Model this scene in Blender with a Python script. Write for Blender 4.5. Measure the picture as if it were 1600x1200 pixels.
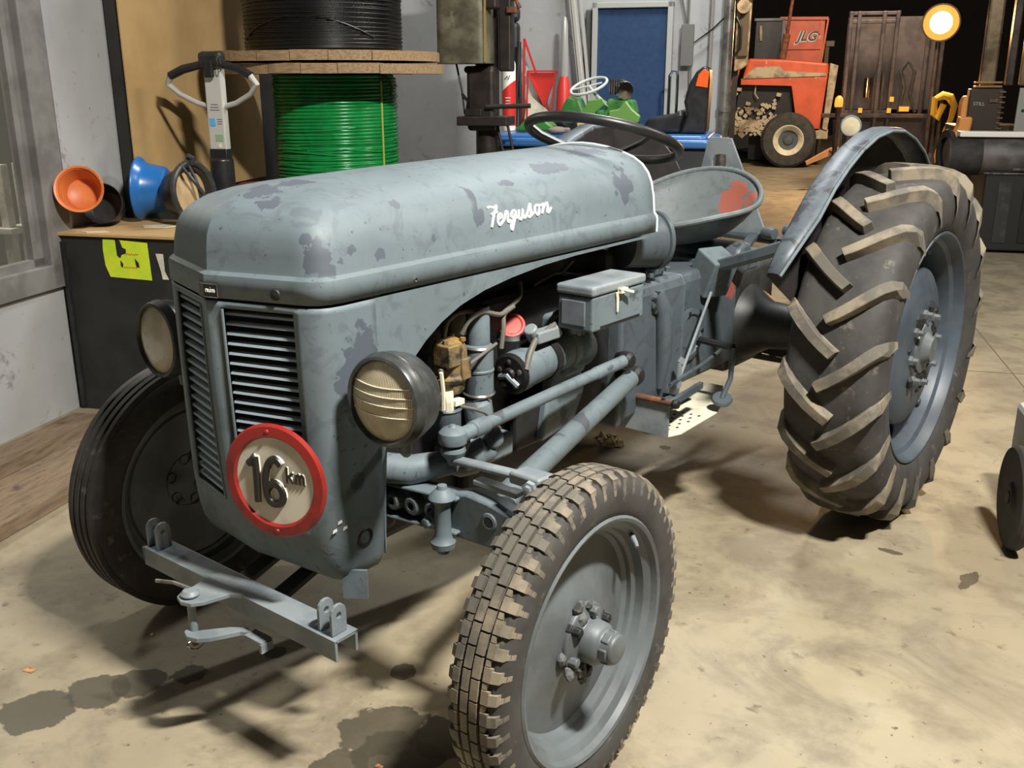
import bpy, bmesh, math, random
from math import sin, cos, pi, radians, sqrt, atan2
from mathutils import Vector, Matrix, noise
random.seed(7)
SC = bpy.context.scene
COL = SC.collection
for o in list(bpy.data.objects): bpy.data.objects.remove(o)

# ---------------- camera ----------------
cam = bpy.data.objects.new('camera', bpy.data.cameras.new('camera'))
COL.objects.link(cam)
yaw, pit, rol, FPX = -0.6724, -0.2983, -0.00235, 1543.3
fw = Vector((sin(yaw)*cos(pit), cos(yaw)*cos(pit), sin(pit)))
rt = Vector((cos(yaw), -sin(yaw), 0)); up = rt.cross(fw)
r2 = cos(rol)*rt + sin(rol)*up; u2 = -sin(rol)*rt + cos(rol)*up
cam.matrix_world = Matrix(((r2.x, u2.x, -fw.x, 1.6319), (r2.y, u2.y, -fw.y, -1.43986), (r2.z, u2.z, -fw.z, 1.40284), (0, 0, 0, 1)))
cam.data.sensor_width = 36; cam.data.lens = 36*FPX/1600
cam.data.clip_start = 0.05; cam.data.clip_end = 100
SC.camera = cam

# ---------------- world, lamps, exposure ----------------
TH = radians(24.4)           # the hall is turned this much from the tractor's axis
def hall(X, Y, z=0): return Vector((X*cos(TH)-Y*sin(TH), X*sin(TH)+Y*cos(TH), z))
w = bpy.data.worlds.new('world'); SC.world = w; w.use_nodes = True
w.node_tree.nodes['Background'].inputs[0].default_value = (1.0, 0.86, 0.7, 1)
w.node_tree.nodes['Background'].inputs[1].default_value = 0.02
def area(name, loc, target, size, sizey, power, col):
    l = bpy.data.lights.new(name, 'AREA'); l.shape = 'RECTANGLE'; l.size = size; l.size_y = sizey
    l.energy = power; l.color = col
    o = bpy.data.objects.new(name, l); COL.objects.link(o); o.location = loc
    o.rotation_euler = (Vector(target)-Vector(loc)).to_track_quat('-Z', 'Y').to_euler()
    return o
area('ceiling_tube_light', hall(2.0, -1.15, 3.9), hall(1.0, .2, 0), 0.45, 0.12, 420, (1.0, 0.97, 0.91))
area('right_tube_light', hall(3.9, 2.6, 4.1), hall(2.2, 2.6, 0), 1.1, 0.12, 110, (1.0, 0.93, 0.82))
area('wall_fill_light', hall(.6, 3.7, 4.3), hall(.2, 4.0, 0), 1.0, 0.10, 130, (0.96, 0.98, 1.0))  # added fill that brightens the back wall beside the spools
area('far_hall_fill_light', hall(2.2, 11.0, 4.5), hall(1.6, 14.5, 0.6), 1.2, 0.4, 420, (1.0, 0.80, 0.58))  # added warm fill that brightens the orange tractor in the far hall
SC.view_settings.view_transform = 'Standard'; SC.view_settings.look = 'None'
SC.view_settings.gamma = 1; SC.view_settings.exposure = 0.0
SC.view_settings.use_curve_mapping = False

# ---------------- materials ----------------
def srgb(r, g, b):
    f = lambda c: (c/255/12.92 if c/255 <= .04045 else ((c/255+.055)/1.055)**2.4)
    return (f(r), f(g), f(b), 1)
class NT:
    def __init__(s, name):
        s.m = bpy.data.materials.new(name); s.m.use_nodes = True; s.t = s.m.node_tree
        s.b = s.t.nodes['Principled BSDF']; s.tc = s.n('ShaderNodeTexCoord')
    def n(s, kind, **k):
        x = s.t.nodes.new(kind)
        for a, v in k.items(): setattr(x, a, v)
        return x
    def l(s, a, c): s.t.links.new(a, c)
    def noise(s, scale, detail=4, rough=.55, dist=0, vec=None, stretch=None):
        x = s.n('ShaderNodeTexNoise'); x.inputs['Scale'].default_value = scale
        x.inputs['Detail'].default_value = detail; x.inputs['Roughness'].default_value = rough
        x.inputs['Distortion'].default_value = dist
        v = vec or s.tc.outputs['Object']
        if stretch:
            mp = s.n('ShaderNodeMapping'); mp.inputs['Scale'].default_value = stretch; s.l(v, mp.inputs[0]); v = mp.outputs[0]
        s.l(v, x.inputs['Vector']); return x.outputs['Fac']
    def step(s, f, a, c):
        x = s.n('ShaderNodeMapRange'); x.inputs[1].default_value = a; x.inputs[2].default_value = c; s.l(f, x.inputs[0]); return x.outputs[0]
    def math(s, op, a, c=None):
        x = s.n('ShaderNodeMath', operation=op)
        for i, v in enumerate((a, c)):
            if v is None: continue
            if isinstance(v, (int, float)): x.inputs[i].default_value = v
            else: s.l(v, x.inputs[i])
        return x.outputs[0]
    def mix(s, f, a, c):
        x = s.n('ShaderNodeMix', data_type='RGBA')
        if isinstance(f, (int, float)): x.inputs['Factor'].default_value = f
        else: s.l(f, x.inputs['Factor'])
        for k, v in (('A', a), ('B', c)):
            i = [q for q in x.inputs if q.name == k and q.type == 'RGBA'][0]
            if isinstance(v, tuple): i.default_value = v
            else: s.l(v, i)
        return [q for q in x.outputs if q.type == 'RGBA'][0]
    def blot(s, c, r, amp=.5, scale=25, sc=(1, 1, 1)):
        # stain mask: distance to c (object space) smaller than r, ragged by noise
        mp = s.n('ShaderNodeMapping'); mp.inputs['Scale'].default_value = sc
        mp.inputs['Location'].default_value = (-c[0]*sc[0], -c[1]*sc[1], -c[2]*sc[2]); s.l(s.tc.outputs['Object'], mp.inputs[0])
        ln = s.n('ShaderNodeVectorMath', operation='LENGTH'); s.l(mp.outputs[0], ln.inputs[0])
        f = s.math('MULTIPLY', s.math('SUBTRACT', s.noise(scale, 5, .6), .5), amp*r*4)
        return s.step(s.math('ADD', ln.outputs['Value'], f), r, r*.93)
    def bump(s, f, strength, dist=.002):
        x = s.n('ShaderNodeBump'); x.inputs['Strength'].default_value = strength; x.inputs['Distance'].default_value = dist
        s.l(f, x.inputs['Height']); s.l(x.outputs[0], s.b.inputs['Normal'])
    def col(s, c):
        if isinstance(c, tuple): s.b.inputs['Base Color'].default_value = c
        else: s.l(c, s.b.inputs['Base Color'])
    def rough(s, v): s.b.inputs['Roughness'].default_value = v

def simple(name, c, rough=.5, metal=0, c2=None, sc=6, lo=.45, hi=.6, bump=0, bs=80, stretch=None, dirt=None, dsc=18, dlo=.55, dhi=.7):
    t = NT(name); out = c
    if c2: out = t.mix(t.step(t.noise(sc, 6, .6, 0, None, stretch), lo, hi), c, c2)
    if dirt: out = t.mix(t.step(t.noise(dsc, 6, .65), dlo, dhi), out, dirt)
    t.col(out); t.rough(rough); t.b.inputs['Metallic'].default_value = metal
    if bump: t.bump(t.noise(bs, 4, .6, 0, None, stretch), bump)
    return t.m
def emis(name, c, power):
    t = NT(name); t.col((0, 0, 0, 1)); t.b.inputs['Emission Color'].default_value = c
    t.b.inputs['Emission Strength'].default_value = power; return t.m
def glassy(name, c, alpha=.3, rough=.08):
    t = NT(name); t.col(c); t.rough(rough); t.b.inputs['Alpha'].default_value = alpha
    t.b.inputs['Specular IOR Level'].default_value = .8; return t.m

PAINT = srgb(90, 101, 105); PAINT_D = srgb(70, 74, 79); PAINT_L = srgb(110, 123, 129)
def paint(name, patches=(), red=(), base=PAINT, dark=PAINT_D, rough=.58, amount=.60):
    t = NT(name)
    c = t.mix(t.step(t.noise(3.5, 6, .6), .35, .65), base, tuple(x*1.28 for x in base[:3])+(1,))
    c = t.mix(t.math('MULTIPLY', t.step(t.noise(14, 8, .7, 1.2), .52, .60), .35), c, dark)
    c = t.mix(t.step(t.noise(9, 8, .62, .6), amount, amount+.025), c, dark)
    c = t.mix(t.step(t.noise(60, 3, .5), .70, .73), c, srgb(66, 72, 78))
    for p in patches: c = t.mix(t.blot(*p), c, srgb(74, 81, 89))
    for p in red: c = t.mix(t.blot(*p), c, srgb(146, 80, 66))
    t.col(c); t.rough(rough)
    t.bump(t.noise(30, 5, .6), .12, .002)
    return t.m
M = {}
M['paint'] = paint('grey_paint')
M['hood'] = paint('hood_paint', patches=[((.03, -.12, 1.2), .034, .8, 30), ((.02, -.2, 1.19), .036, .8, 30), ((.08, -.235, 1.17), .026, .8, 34), ((.225, -.24, 1.08), .032, .8, 34, (1, 1, .8)), ((.20, -.25, 1.12), .012, .9, 40),
    ((.2, -.02, 1.17), .014, .9, 40), ((.22, .2, 1.12), .022), ((.16, .55, 1.2), .03, .6, 30, (1, .4, 1)), ((.2, .8, 1.13), .05), ((.1, .8, 1.2), .04, .6, 30, (1, .5, 1)), ((.24, -.1, 1.08), .014, .9, 40), ((.235, -.17, 1.10), .012, .9, 40), ((.235, .05, 1.09), .010, .9, 40), ((.19, .35, 1.18), .012, .9, 40, (1, .4, 1))], amount=.665)
M['shell'] = paint('cowl_paint', patches=[((.25, -.175, .885), .042, .7, 30, (1, 1, .6)), ((.25, -.205, .83), .028, .7, 30, (1, 1, .45)), ((.25, -.2, .64), .02)], amount=.68)
M['seat'] = paint('seat_paint', base=srgb(88, 94, 95), dark=srgb(66, 68, 66), red=[((.09, 1.72, 1.0), .06, .5, 18, (1, .7, .7)), ((.17, 1.68, 1.02), .03), ((.02, 1.45, .87), .02)], amount=.7)
M['gearbox'] = paint('gearbox_paint', base=srgb(68, 76, 81), dark=srgb(48, 53, 58), rough=.5, red=[((.15, 1.6, .72), .035)], amount=.62)
M['light_paint'] = simple('bright_grey_paint', srgb(124, 131, 133), .5, 0, srgb(104, 112, 117), 8, .45, .6, .2, 120, dirt=srgb(160, 152, 138), dlo=.66, dhi=.7)
M['disc_paint'] = simple('wheel_paint', srgb(94, 100, 102), .5, 0, srgb(78, 82, 84), 6, .4, .6, .15, 60, dirt=srgb(80, 82, 82), dsc=14, dlo=.62, dhi=.68)
M['rear_disc'] = simple('rear_wheel_paint', srgb(70, 80, 89), .45, 0, srgb(56, 63, 71), 5, .4, .6, .1, 60)
M['rubber'] = simple('rubber', srgb(62, 60, 57), .75, 0, srgb(48, 46, 44), 12, .4, .62, .25, 70, dirt=srgb(104, 98, 88), dsc=22, dlo=.6, dhi=.72)
M['lug'] = simple('lug_rubber', srgb(88, 83, 74), .8, 0, srgb(128, 117, 98), 9, .46, .60, .3, 60)
M['rubber_dark'] = simple('dark_rubber', srgb(38, 36, 34), .7, 0, srgb(52, 49, 46), 10, .45, .6, .2, 70)
M['black'] = simple('black_metal', srgb(24, 24, 25), .4, 0, srgb(36, 35, 34), 10)
M['black_gloss'] = simple('black_enamel', srgb(50, 52, 52), .32, .1, srgb(64, 65, 64), 18, .5, .6)
M['engine'] = simple('engine_iron', srgb(30, 30, 31), .6, 0, srgb(18, 18, 18), 14, .4, .6, .3, 50)
M['brown_rust'] = simple('rusty_alloy', srgb(112, 98, 70), .65, .2, srgb(148, 112, 52), 22, .5, .62, .4, 60, dirt=srgb(58, 48, 38), dsc=30, dlo=.5, dhi=.6)
M['rust'] = simple('rust', srgb(128, 76, 48), .8, 0, srgb(82, 56, 44), 20, .4, .6, .3, 80)
M['steel'] = simple('worn_steel', srgb(150, 146, 138), .35, .8, srgb(96, 90, 82), 18, .4, .6)
M['chrome'] = simple('chrome', srgb(200, 200, 198), .15, 1)
M['lens'] = None
t = NT('headlamp_glass'); wv = t.n('ShaderNodeTexWave', wave_type='BANDS', bands_direction='X'); wv.inputs['Scale'].default_value = 90
t.l(t.tc.outputs['Object'], wv.inputs['Vector'])
t.col(t.mix(t.step(t.noise(14, 3), .3, .7), srgb(196, 184, 152), srgb(160, 150, 122))); t.rough(.12); t.bump(wv.outputs['Fac'], .5, .002); t.b.inputs['Coat Weight'].default_value = .8; t.b.inputs['Coat Roughness'].default_value = .03
M['lens'] = t.m
M['red_cap'] = simple('red_plastic', srgb(160, 52, 40), .55)
M['sign_red'] = simple('sign_red', srgb(148, 36, 30), .4, 0, srgb(118, 32, 28), 14)
M['sign_white'] = simple('sign_white', srgb(206, 198, 180), .45, 0, srgb(178, 170, 152), 9, .45, .65)
M['white_paint'] = simple('white_paint', srgb(232, 228, 216), .4)
M['cream'] = simple('cream_plate', srgb(222, 214, 190), .5, 0, srgb(196, 190, 170), 10, dirt=srgb(150, 136, 110), dlo=.66, dhi=.74)
M['wire'] = simple('wire_rubber', srgb(96, 92, 84), .6)

# ---------------- mesh helper ----------------
class MB:
    def __init__(s): s.v = []; s.f = []; s.T = None
    def add(s, vs, fs):
        o = len(s.v)
        s.v += [tuple(s.T @ Vector(v)) if s.T else tuple(v) for v in vs]
        s.f += [tuple(i+o for i in q) for q in fs]; return s
    def box(s, c, d, R=None):
        vs = []
        for x in (-1, 1):
            for y in (-1, 1):
                for z in (-1, 1):
                    p = Vector((x*d[0]/2, y*d[1]/2, z*d[2]/2))
                    if R is not None: p = R @ p
                    vs.append(p+Vector(c))
        return s.add(vs, [(0, 1, 3, 2), (4, 6, 7, 5), (0, 4, 5, 1), (2, 3, 7, 6), (0, 2, 6, 4), (1, 5, 7, 3)])
    def hexa(s, q):   # 8 corners: 4 bottom, 4 top (same order)
        return s.add(q, [(3, 2, 1, 0), (4, 5, 6, 7), (0, 1, 5, 4), (1, 2, 6, 5), (2, 3, 7, 6), (3, 0, 4, 7)])
    def bar(s, a, b, w, h, upv=(0, 0, 1)):
        a, b = Vector(a), Vector(b); d = (b-a).normalized(); u = Vector(upv)
        if abs(d.dot(u)) > .98: u = Vector((0, 1, 0))
        x = d.cross(u).normalized(); z = x.cross(d)
        q = []
        for p in (a, b):
            for i, j in ((-1, -1), (1, -1), (1, 1), (-1, 1)): q.append(p+x*i*w/2+z*j*h/2)
        return s.add(q, [(3, 2, 1, 0), (4, 5, 6, 7), (0, 1, 5, 4), (1, 2, 6, 5), (2, 3, 7, 6), (3, 0, 4, 7)])
    def tube(s, pts, r, n=10, closed=False, caps=True):
        pts = [Vector(p) for p in pts]; m = len(pts)
        rs = r if isinstance(r, (list, tuple)) else [r]*m
        vs = []; prev = None
        for i, p in enumerate(pts):
            a = pts[(i-1) % m] if (closed or i > 0) else p
            b = pts[(i+1) % m] if (closed or i < m-1) else p
            d = (b-a)
            d = d.normalized() if d.length > 1e-9 else Vector((0, 0, 1))
            if prev is None:
                u = Vector((0, 0, 1)) if abs(d.z) < .9 else Vector((1, 0, 0)); x = d.cross(u).normalized()
            else:
                x = (prev - d*prev.dot(d)); x = x.normalized() if x.length > 1e-6 else d.orthogonal().normalized()
            prev = x; y = d.cross(x)
            for k in range(n):
                a_ = 2*pi*k/n; vs.append(p+(x*cos(a_)+y*sin(a_))*rs[i])
        fs = []
        for i in range(m if closed else m-1):
            j = (i+1) % m
            for k in range(n): fs.append((i*n+k, i*n+(k+1) % n, j*n+(k+1) % n, j*n+k))
        if caps and not closed: fs += [tuple(range(n))[::-1], tuple((m-1)*n+k for k in range(n))]
        return s.add(vs, fs)
    def lathe(s, prof, o=(0, 0, 0), ax=(0, 0, 1), n=32, a0=0, a1=2*pi, up=None):
        ax = Vector(ax).normalized(); o = Vector(o)
        x = (Vector(up) if up else ax.orthogonal()); x = (x-ax*x.dot(ax)).normalized(); y = ax.cross(x)
        full = abs(a1-a0-2*pi) < 1e-6; m = n if full else n+1
        vs = []; fs = []
        for r, h in prof:
            for k in range(m):
                a = a0+(a1-a0)*k/n; vs.append(o+ax*h+(x*cos(a)+y*sin(a))*max(r, 1e-4))
        for i in range(len(prof)-1):
            for k in range(n):
                k2 = (k+1) % m; fs.append((i*m+k, i*m+k2, (i+1)*m+k2, (i+1)*m+k))
        return s.add(vs, fs)
    def prism(s, poly, o=(0, 0, 0), X=(1, 0, 0), Y=(0, 1, 0), t=.01):
        X, Y, o = Vector(X), Vector(Y), Vector(o); N = X.cross(Y).normalized(); n = len(poly)
        vs = [o+X*a+Y*b-N*t/2 for a, b in poly]+[o+X*a+Y*b+N*t/2 for a, b in poly]
        return s.add(vs, [tuple(range(n))[::-1], tuple(range(n, 2*n))]+[(i, (i+1) % n, n+(i+1) % n, n+i) for i in range(n)])
    def ring(s, outer, inner, o, X, Y, t):     # plate with a hole: two loops with equal vertex counts
        X, Y, o = Vector(X), Vector(Y), Vector(o); N = X.cross(Y).normalized(); n = len(outer)
        vs = []
        for e in (-t/2, t/2):
            for L in (outer, inner): vs += [o+X*a+Y*b+N*e for a, b in L]
        fs = []
        for i in range(n):
            j = (i+1) % n
            fs += [(i, n+i, n+j, j), (2*n+i, 2*n+j, 3*n+j, 3*n+i), (i, j, 2*n+j, 2*n+i), (n+i, 3*n+i, 3*n+j, n+j)]
        return s.add(vs, fs)
    def build(s, name, mat, parent=None, smooth=35, bevel=0, seg=2, solid=0, loc=None, rot=None, recalc=True, mats=None, mf=None, off=0):
        me = bpy.data.meshes.new(name); me.from_pydata(s.v, [], s.f); me.validate(clean_customdata=False)
        if recalc:
            b = bmesh.new(); b.from_mesh(me); bmesh.ops.remove_doubles(b, verts=b.verts, dist=1e-5)
            bmesh.ops.recalc_face_normals(b, faces=b.faces); b.to_mesh(me); b.free()
        me.materials.append(M[mat] if isinstance(mat, str) else mat)
        for extra in (mats or []): me.materials.append(M[extra] if isinstance(extra, str) else extra)
        if mf:
            for p in me.polygons: p.material_index = mf(p.center)
        if smooth:
            for p in me.polygons: p.use_smooth = True
            me.set_sharp_from_angle(angle=radians(smooth))
        o = bpy.data.objects.new(name, me); COL.objects.link(o)
        if parent: o.parent = parent
        if loc: o.location = loc
        if rot: o.rotation_euler = rot
        if solid:
            q = o.modifiers.new('solid', 'SOLIDIFY'); q.thickness = solid; q.offset = off
        if bevel:
            q = o.modifiers.new('bevel', 'BEVEL'); q.width = bevel; q.segments = seg; q.limit_method = 'ANGLE'; q.angle_limit = radians(40)
        return o
def circ(r, n=24, c=(0, 0), rx=None):
    return [(c[0]+(rx or r)*cos(2*pi*k/n), c[1]+r*sin(2*pi*k/n)) for k in range(n)]
def rrect(w, h, r, n=4, c=(0, 0)):
    out = []
    for cx, cy, a in ((w/2-r, h/2-r, 0), (-w/2+r, h/2-r, 90), (-w/2+r, -h/2+r, 180), (w/2-r, -h/2+r, 270)):
        for k in range(n+1):
            q = radians(a+90*k/n); out.append((c[0]+cx+r*cos(q), c[1]+cy+r*sin(q)))
    return out
def tag(o, label, cat, group=None):
    o['label'] = label; o['category'] = cat
    if group: o['group'] = group
    return o
def thing(name, label, cat, loc=(0, 0, 0), rz=0, group=None, rot=None):
    o = bpy.data.objects.new(name, None); COL.objects.link(o); o.empty_display_size = .1
    o.location = loc; o.rotation_euler = rot or (0, 0, rz); return tag(o, label, cat, group)
def struct(o): o['kind'] = 'structure'; return o
def text_mesh(name, body, size, mat, parent, loc, rot, extrude=.002, shear=0, offset=0):
    c = bpy.data.curves.new(name, 'FONT'); c.body = body; c.size = size; c.extrude = extrude; c.shear = shear; c.offset = offset
    c.align_x = 'CENTER'; c.align_y = 'CENTER'
    t = bpy.data.objects.new(name, c); COL.objects.link(t); bpy.context.view_layer.update()
    me = bpy.data.meshes.new_from_object(t.evaluated_get(bpy.context.evaluated_depsgraph_get()))
    bpy.data.objects.remove(t)
    me.materials.clear(); me.materials.append(M[mat] if isinstance(mat, str) else mat)
    o = bpy.data.objects.new(name, me); COL.objects.link(o); o.parent = parent; o.location = loc; o.rotation_euler = rot
    return o
# ================= the hall =================
t = NT('concrete_floor')
c = t.mix(t.step(t.noise(1.1, 6, .6), .35, .65), srgb(138, 127, 104), srgb(154, 143, 118))
c = t.mix(t.step(t.noise(2.6, 9, .7, .8), .48, .62), c, srgb(124, 114, 95))
c = t.mix(t.step(t.noise(4, 8, .65), .5, .68), c, srgb(114, 103, 84))
c = t.mix(t.step(t.noise(14, 6, .6), .62, .74), c, srgb(92, 80, 62))
c = t.mix(t.step(t.noise(45, 3, .5), .70, .73), c, srgb(92, 80, 66))
c = t.mix(t.step(t.noise(2.2, 5, .6), .60, .8), c, srgb(160, 152, 131))
OIL = srgb(62, 57, 45)
def hb(X, Y, r, amp=.4, sc=9, s2=(1, 1, 1)):
    p = hall(X, Y); return ((p.x, p.y, 0), r, amp, sc, s2)
for p in [hb(-.66, -.34, .085), hb(-.58, -.24, .07), hb(-.5, -.18, .06, .5), hb(-.4, -.12, .05, .5), hb(.14, -.21, .10), hb(.2, -.3, .1), hb(.28, -.2, .07), hb(.11, .02, .035), hb(.33, -.08, .04), hb(-.24, .02, .03),
          hb(.1, -.36, .07), hb(1.15, 2.0, .02, .9, 20, (1, 2.5, 1)), hb(.5, 1.9, .03, .9, 20, (1, 2, 1)), hb(.58, 1.75, .02, .9, 20), hb(1.35, 1.0, .035, .9, 14, (1, 3, 1)), hb(1.2, 2.25, .1, .5, 12, (1, 2.2, 1)), hb(.45, 2.4, .05), hb(1.55, .85, .05, .9, 12, (2.5, 1, 1)), hb(1.2, 1.35, .022, .9, 20, (1, 2.5, 1))]:
    c = t.mix(t.math('MULTIPLY', t.blot(*p), .85), c, OIL)
t.col(c); t.rough(.55)
t.l(t.step(t.noise(5, 5), .3, .7), t.b.inputs['Roughness']) if False else None
t.bump(t.noise(24, 8, .65), .25, .004)
M['floor'] = t.m
t = NT('plaster_wall')
c = t.mix(t.step(t.noise(1.6, 5), .35, .7), srgb(160, 160, 158), srgb(144, 144, 143))
c = t.mix(t.step(t.noise(6, 8, .7, 1.0), .60, .66), c, srgb(124, 121, 119))
c = t.mix(t.step(t.noise(40, 3), .70, .73), c, srgb(126, 120, 112))
t.col(c); t.rough(.7); t.bump(t.noise(16, 7, .6), .3, .006); M['wall'] = t.m
M['dark_wall'] = simple('dark_hall_wall', srgb(34, 28, 30), .9, 0, srgb(26, 22, 24), 2)
M['frame_grey'] = simple('window_frame_grey', srgb(118, 116, 112), .45, 0, srgb(100, 98, 94), 5, bump=.1, bs=40)
M['glass'] = glassy('window_glass', srgb(150, 150, 140), .12, .04)
def hbox(name, mat, x0, x1, y0, y1, z0, z1, bevel=0, kind=True):
    o = MB().box(((x0+x1)/2, (y0+y1)/2, (z0+z1)/2), (x1-x0, y1-y0, z1-z0)).build(name, mat, bevel=bevel, rot=(0, 0, TH), smooth=0)
    if kind: struct(o)
    return o
fl = MB().box((3, 10, -.1), (22, 32, .2)).build('floor', 'floor', rot=(0, 0, 0), smooth=0); struct(fl)
# floor joint lines: thin recessed dark strips
t_ = simple('joint_dirt', srgb(104, 90, 70), .9)
j = MB().box((2.16, 4.2, .0008), (.006, 6.5, .0016)).build('trim_1', t_, rot=(0, 0, TH), smooth=0); struct(j)
j = MB().box((2.4, 3.2, .0008), (2.6, .005, .0016)).build('trim_2', t_, rot=(0, 0, TH), smooth=0); struct(j)
WX = -2.03
# window wall, opening Y -1.2..1.62, z .60..2.6
WL = MB()
def wb(m, x0, x1, y0, y1, z0, z1): m.box(((x0+x1)/2, (y0+y1)/2, (z0+z1)/2), (x1-x0, y1-y0, z1-z0))
WY0, WY1, WZ0 = -.9, 1.62, .56
wb(WL, WX-.2, WX, -6, WY0, 0, 4.5); wb(WL, WX-.2, WX, WY1+.08, 5.2, 0, 4.5); wb(WL, WX-.2, WX, WY0, WY1+.08, 0, WZ0); wb(WL, WX-.2, WX, WY0, WY1+.08, 2.5, 4.5)
struct(WL.build('wall_left', 'wall', rot=(0, 0, TH), smooth=0))
WB = MB(); wb(WB, WX-.2, .62, 5.0, 5.2, 0, 4.5)
struct(WB.build('wall_back', 'wall', rot=(0, 0, TH), smooth=0))
hbox('wall_far', 'dark_wall', -8, 16, 26, 26.2, 0, 6)
hbox('wall_right', 'dark_wall', 9, 9.2, -6, 26, 0, 6)
hbox('wall_near', 'dark_wall', -6.1, 9.2, -6.2, -6, 0, 6)
hbox('wall_hall_side', 'dark_wall', -6.2, -6, -6, 26, 0, 6)
hbox('ceiling', 'dark_wall', -6.2, 9.2, -6.2, 26.2, 6, 6.2)
# window: frame, mullions, panes
W = MB()
x = WX+.012
for y0, y1, z0, z1, d in ((WY0, WY1+.08, WZ0-.0, WZ0+.1, .07), (WY1-.06, WY1+.08, WZ0, 2.5, .07), (WY0, WY1, 2.42, 2.5, .07), (WY0, WY0+.08, WZ0, 2.5, .07)):
    W.box((x-.02, (y0+y1)/2, (z0+z1)/2), (d, y1-y0, z1-z0))
wo = struct(W.build('window_1', 'frame_grey', rot=(0, 0, TH), smooth=0, bevel=.006))
S = MB()
for y0, y1, z0, z1 in ((WY1-.12, WY1-.06, WZ0+.1, 2.42), (WY0+.08, WY1-.06, WZ0+.1, WZ0+.13), (.2, .26, WZ0+.1, 2.42)):
    S.box((WX-.03, (y0+y1)/2, (z0+z1)/2), (.035, y1-y0, z1-z0))
S.build('sash', 'frame_grey', wo, smooth=0, bevel=.004)
for a, b_ in ((WY0+.08, .2), (.26, WY1-.12)):
    MB().box((WX-.035, (a+b_)/2, (WZ0+2.5)/2), (.006, b_-a, 2.42-WZ0-.1)).build('pane', 'glass', wo, smooth=0)
# store room behind the window
hbox('wall_store_room', simple('store_wall', srgb(70, 68, 56), .9), WX-2.3, WX-2.2, -4, 5, 0, 3)
hbox('floor_store_room', simple('store_floor', srgb(96, 92, 78), .9), WX-2.2, WX-.2, -4, 5, -.02, .002) 
area('store_room_fill_light', hall(WX-1.2, 1.6, 2.6), hall(WX-1.2, 1.6, 0), .5, .5, 60, (1, .95, .82))  # added fill so the rack posts show through the glass
WP = simple('galvanised_post', srgb(176, 172, 158), .6, 0, srgb(140, 136, 124), 10)
for i, (Y, hgt, lab) in enumerate(((2.15, 1.03, 'pale steel rack post seen through the window glass, nearest the window frame'), (2.03, 1.03, 'pale steel rack post seen through the window glass, nearest the photo edge'))):
    th = thing('rack_post', lab, 'post', hall(-2.60, Y), TH)
    MB().box((0, 0, hgt/2), (.045, .045, hgt)).build('post', WP, th, smooth=0, bevel=.004)
    MB().box((0, 0, .72), (.10, .09, .03)).build('collar', WP, th, smooth=0, bevel=.004)
    MB().box((0, 0, .012), (.12, .10, .024)).build('foot', WP, th, smooth=0)
    MB().bar((.0, .0, .72), (.0, .03, .86), .02, .02).build('brace', WP, th, smooth=0)
    MB().bar((0, 0, .55), (0, .035, .705), .02, .02).build('brace', WP, th, smooth=0)
# conduit and pipe at the wall end
pm = simple('pipe_steel', srgb(150, 146, 138), .3, .7, srgb(112, 104, 96), 9)
o = MB().tube([hall(.60, 4.93, 0), hall(.60, 4.93, 3.2)], .035, 16)
o.tube([hall(.60, 4.93, 1.2), hall(.60, 4.93, 1.24)], .042, 16).tube([hall(.60, 4.93, .4), hall(.60, 4.93, .44)], .042, 16)
tag(o.build('downpipe', pm), 'shiny grey vertical steel pipe at the end of the white back wall', 'pipe')
o = MB().tube([hall(.49, 4.96, .3), hall(.49, 4.96, 2.6)], .013, 8)
tag(o.build('conduit', simple('conduit_grey', srgb(120, 116, 110), .5)), 'thin grey cable conduit running up the white wall beside the pipe', 'conduit')
o = MB().tube([hall(.2, 4.97, 2.3), hall(.33, 4.95, 1.75), hall(.36, 4.95, 1.62), hall(.5, 4.95, 1.72), hall(.62, 4.9, 1.83)], .006, 6)
tag(o.build('wall_cable', 'black'), 'thin black cable sagging across the white wall towards the pipe', 'cable')
# ================= the tractor =================
TR = thing('tractor', 'old grey tractor with chipped paint and a round red 16 km sign on its grille', 'tractor')
def lerp(a, b, t): return a+(b-a)*t
def plan():
    p = [(x, -.34+.3*x) for x in (0, .03, .06, .10, .15, .19, .203)]
    p += [(.222, -.271), (.237, -.258), (.246, -.240), (.25, -.215)]
    p += [(.25, y) for y in (-.19, -.17, -.15, -.13, 0, .15, .3, .45, .6, .75, .88, .93)]
    return p
PL = plan()
# hood
LV = [(0, 0, 1.004), (0, 0, 1.040), (.002, .001, 1.047), (.009, .008, 1.054), (.011, .010, 1.062), (.014, .012, 1.09), (.022, .016, 1.12), (.034, .024, 1.14), (.052, .037, 1.158), (.08, .06, 1.175), (.12, .095, 1.189), (.165, .14, 1.199), (.21, .19, 1.205), (.25, .24, 1.207)]
def hood_pt(px, py, lv):
    si, fi, z = lv; k = 1-si/.25
    wf = max(0, min(1, 1-(py+.28)/.45))
    return (px*k, py+fi*wf, z+(.024*(py+.34)/1.27 if z > 1.05 else 0)*min(1, (z-1.05)/.1))
hb_ = MB()
for sgn in (1, -1):
    vs = [tuple((q[0]*sgn, q[1], q[2])) for lv in LV for q in [hood_pt(px, py, lv) for px, py in PL]]
    n = len(PL)
    hb_.add(vs, [(i*n+k, i*n+k+1, (i+1)*n+k+1, (i+1)*n+k) for i in range(len(LV)-1) for k in range(n-1)])
hood = hb_.build('hood', 'hood', TR, smooth=27, solid=.004, off=0)
rim_ = MB()
path = [hood_pt(.25, .932, lv) for lv in LV]
path = [(a, c, z) for a, c, z in path]; path += [(-a, c, z) for a, c, z in path[::-1][1:]]
rim_.tube([(a*1.003, c, z+.001) for a, c, z in path], .0045, 8)
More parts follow.
